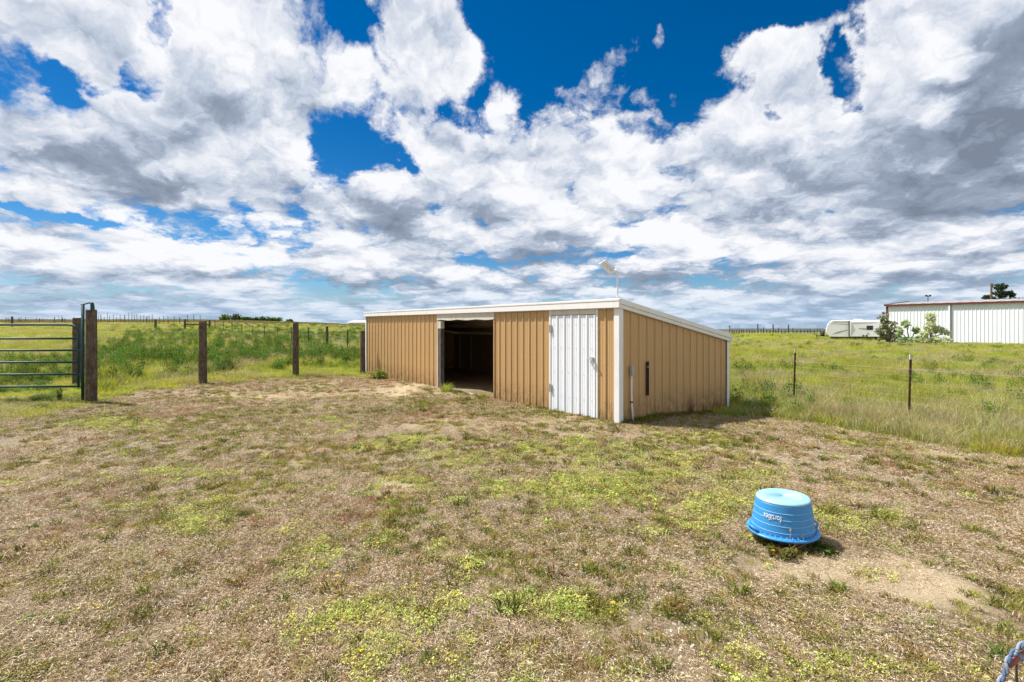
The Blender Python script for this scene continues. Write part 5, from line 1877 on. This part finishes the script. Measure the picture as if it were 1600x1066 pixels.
# slide-out room right of the dark seam
xs = rvx(1328, .45)
mb = MB(); mb.box(xs, -.45, z0+.08, xs+2.9, -.002, zt*.93); mb.build('slide_out', RVW, rv, bevel=.03)
mb = MB(); mb.box(xs-.14, -.30, z0+.05, xs-.002, -.003, zt*.95); mb.build('slide_seal', BLACK, rv)
wx = rvx(1359, .46)
mb = MB(); mb.box(wx-.28, -.475, zt*.545, wx+.28, -.452, zt*.545+.42); w_ = mb.build('window', GLASS, rv, bevel=.05)
mb = MB(); mb.box(wx-.32, -.468, zt*.545-.05, wx+.32, -.4525, zt*.545+.47); mb.build('window_frame', DARKMETAL, w_)
def swoosh(pts, mat, yy=-.004):
    m_ = MB(); m_.extrude([(p[0], yy, p[1]) for p in pts], (0, .002, 0)); return m_.build('graphic', mat, rv)
swoosh([(.10*RL, zt*.29), (.20*RL, zt*.36), (.345*RL, zt*.50), (.345*RL, zt*.53), (.19*RL, zt*.42)], RVG)
swoosh([(.08*RL, zt*.27), (.30*RL, zt*.38), (.18*RL, zt*.36)], RVB)
swoosh([(.075*RL, zt*.80), (.12*RL, zt*.90), (.36*RL, zt*.90), (.36*RL, zt*.86), (.13*RL, zt*.83)], RVB, -.006)
swoosh([(.075*RL, zt*.78), (.36*RL, zt*.80), (.36*RL, zt*.775)], RVG, -.008)
swoosh([(xs+.15, zt*.9), (xs+.05, zt*.2), (xs+.55, zt*.52)], RVB, -.456)
swoosh([(xs+.25, zt*.88), (xs+.28, zt*.80), (xs+2.7, zt*.86), (xs+2.7, zt*.90)], RVB, -.457)
for i in range(6):
    swoosh([(xs+.9+i*.19, zt*.56), (xs+1.05+i*.19, zt*.57), (xs+1.06+i*.19, zt*.61), (xs+.88+i*.19, zt*.60)], RVG, -.459)
swoosh([(xs+1.0, zt*.53), (xs+2.0, zt*.575), (xs+1.9, zt*.55), (xs+1.6, zt*.52)], RVB, -.461)
for (px, zf) in ((1349, .24), (1354, .24), (1367, .45), (1356, .36)):
    q = rvx(px, .46)
    mb = MB(); mb.box(q-.09, -.47, zt*zf-.10, q+.09, -.453, zt*zf+.10); mb.build('hatch', DARKMETAL if zf < .3 else GALV, rv)
q = rvx(1340)
mb = MB(); mb.box(q-.4, .8, zt+.002, q+.5, 1.4, zt+.14); mb.build('roof_vent', WHITE, rv, bevel=.02)
mb = MB(); mb.box(q+2.4, .6, zt+.002, q+3.2, 1.5, zt+.28); mb.build('air_conditioner', WHITE, rv, bevel=.05)
for q in (rvx(1373), rvx(1386)):
    mb = MB(); mb.tube([(q, .05, .34), (q, .30, .34)], .34, 18); wh = mb.build('wheel', BLACK, rv)
    mb = MB(); mb.tube([(q, .03, .34), (q, .06, .34)], .19, 12); mb.build('rim', GALV, wh)
    mb = MB(); mb.extrude([(q+.45*math.cos(a), -.012, .36+.45*math.sin(a)) for a in [math.pi*i/10 for i in range(11)]], (0, .01, 0)); mb.build('wheel_arch', BLACK, rv)
mb = MB(); mb.box(-1.1, 1.1, .45, .3, 1.3, .55); mb.tube([(-1.0, 1.2, 0), (-1.0, 1.2, .7)], .05, 6); mb.build('tow_hitch', DARKMETAL, rv)
for yy in (.95, 1.45):
    mb = MB(); mb.tube([(-.35, yy, .55), (-.35, yy, .62), (-.35, yy, 1.15), (-.35, yy, 1.22)], .2, 12, True, [.15, .2, .2, .1]); mb.build('gas_bottle', DARKMETAL, rv, smooth=True)
mb = MB(); mb.box(-.62, .85, .5, -.30, 1.1, .95); mb.build('battery_box', DARKMETAL, rv)
mb = MB(); mb.box(.5, .1, .25, RL-.3, 2.3, .40); mb.build('chassis', DARKMETAL, rv)
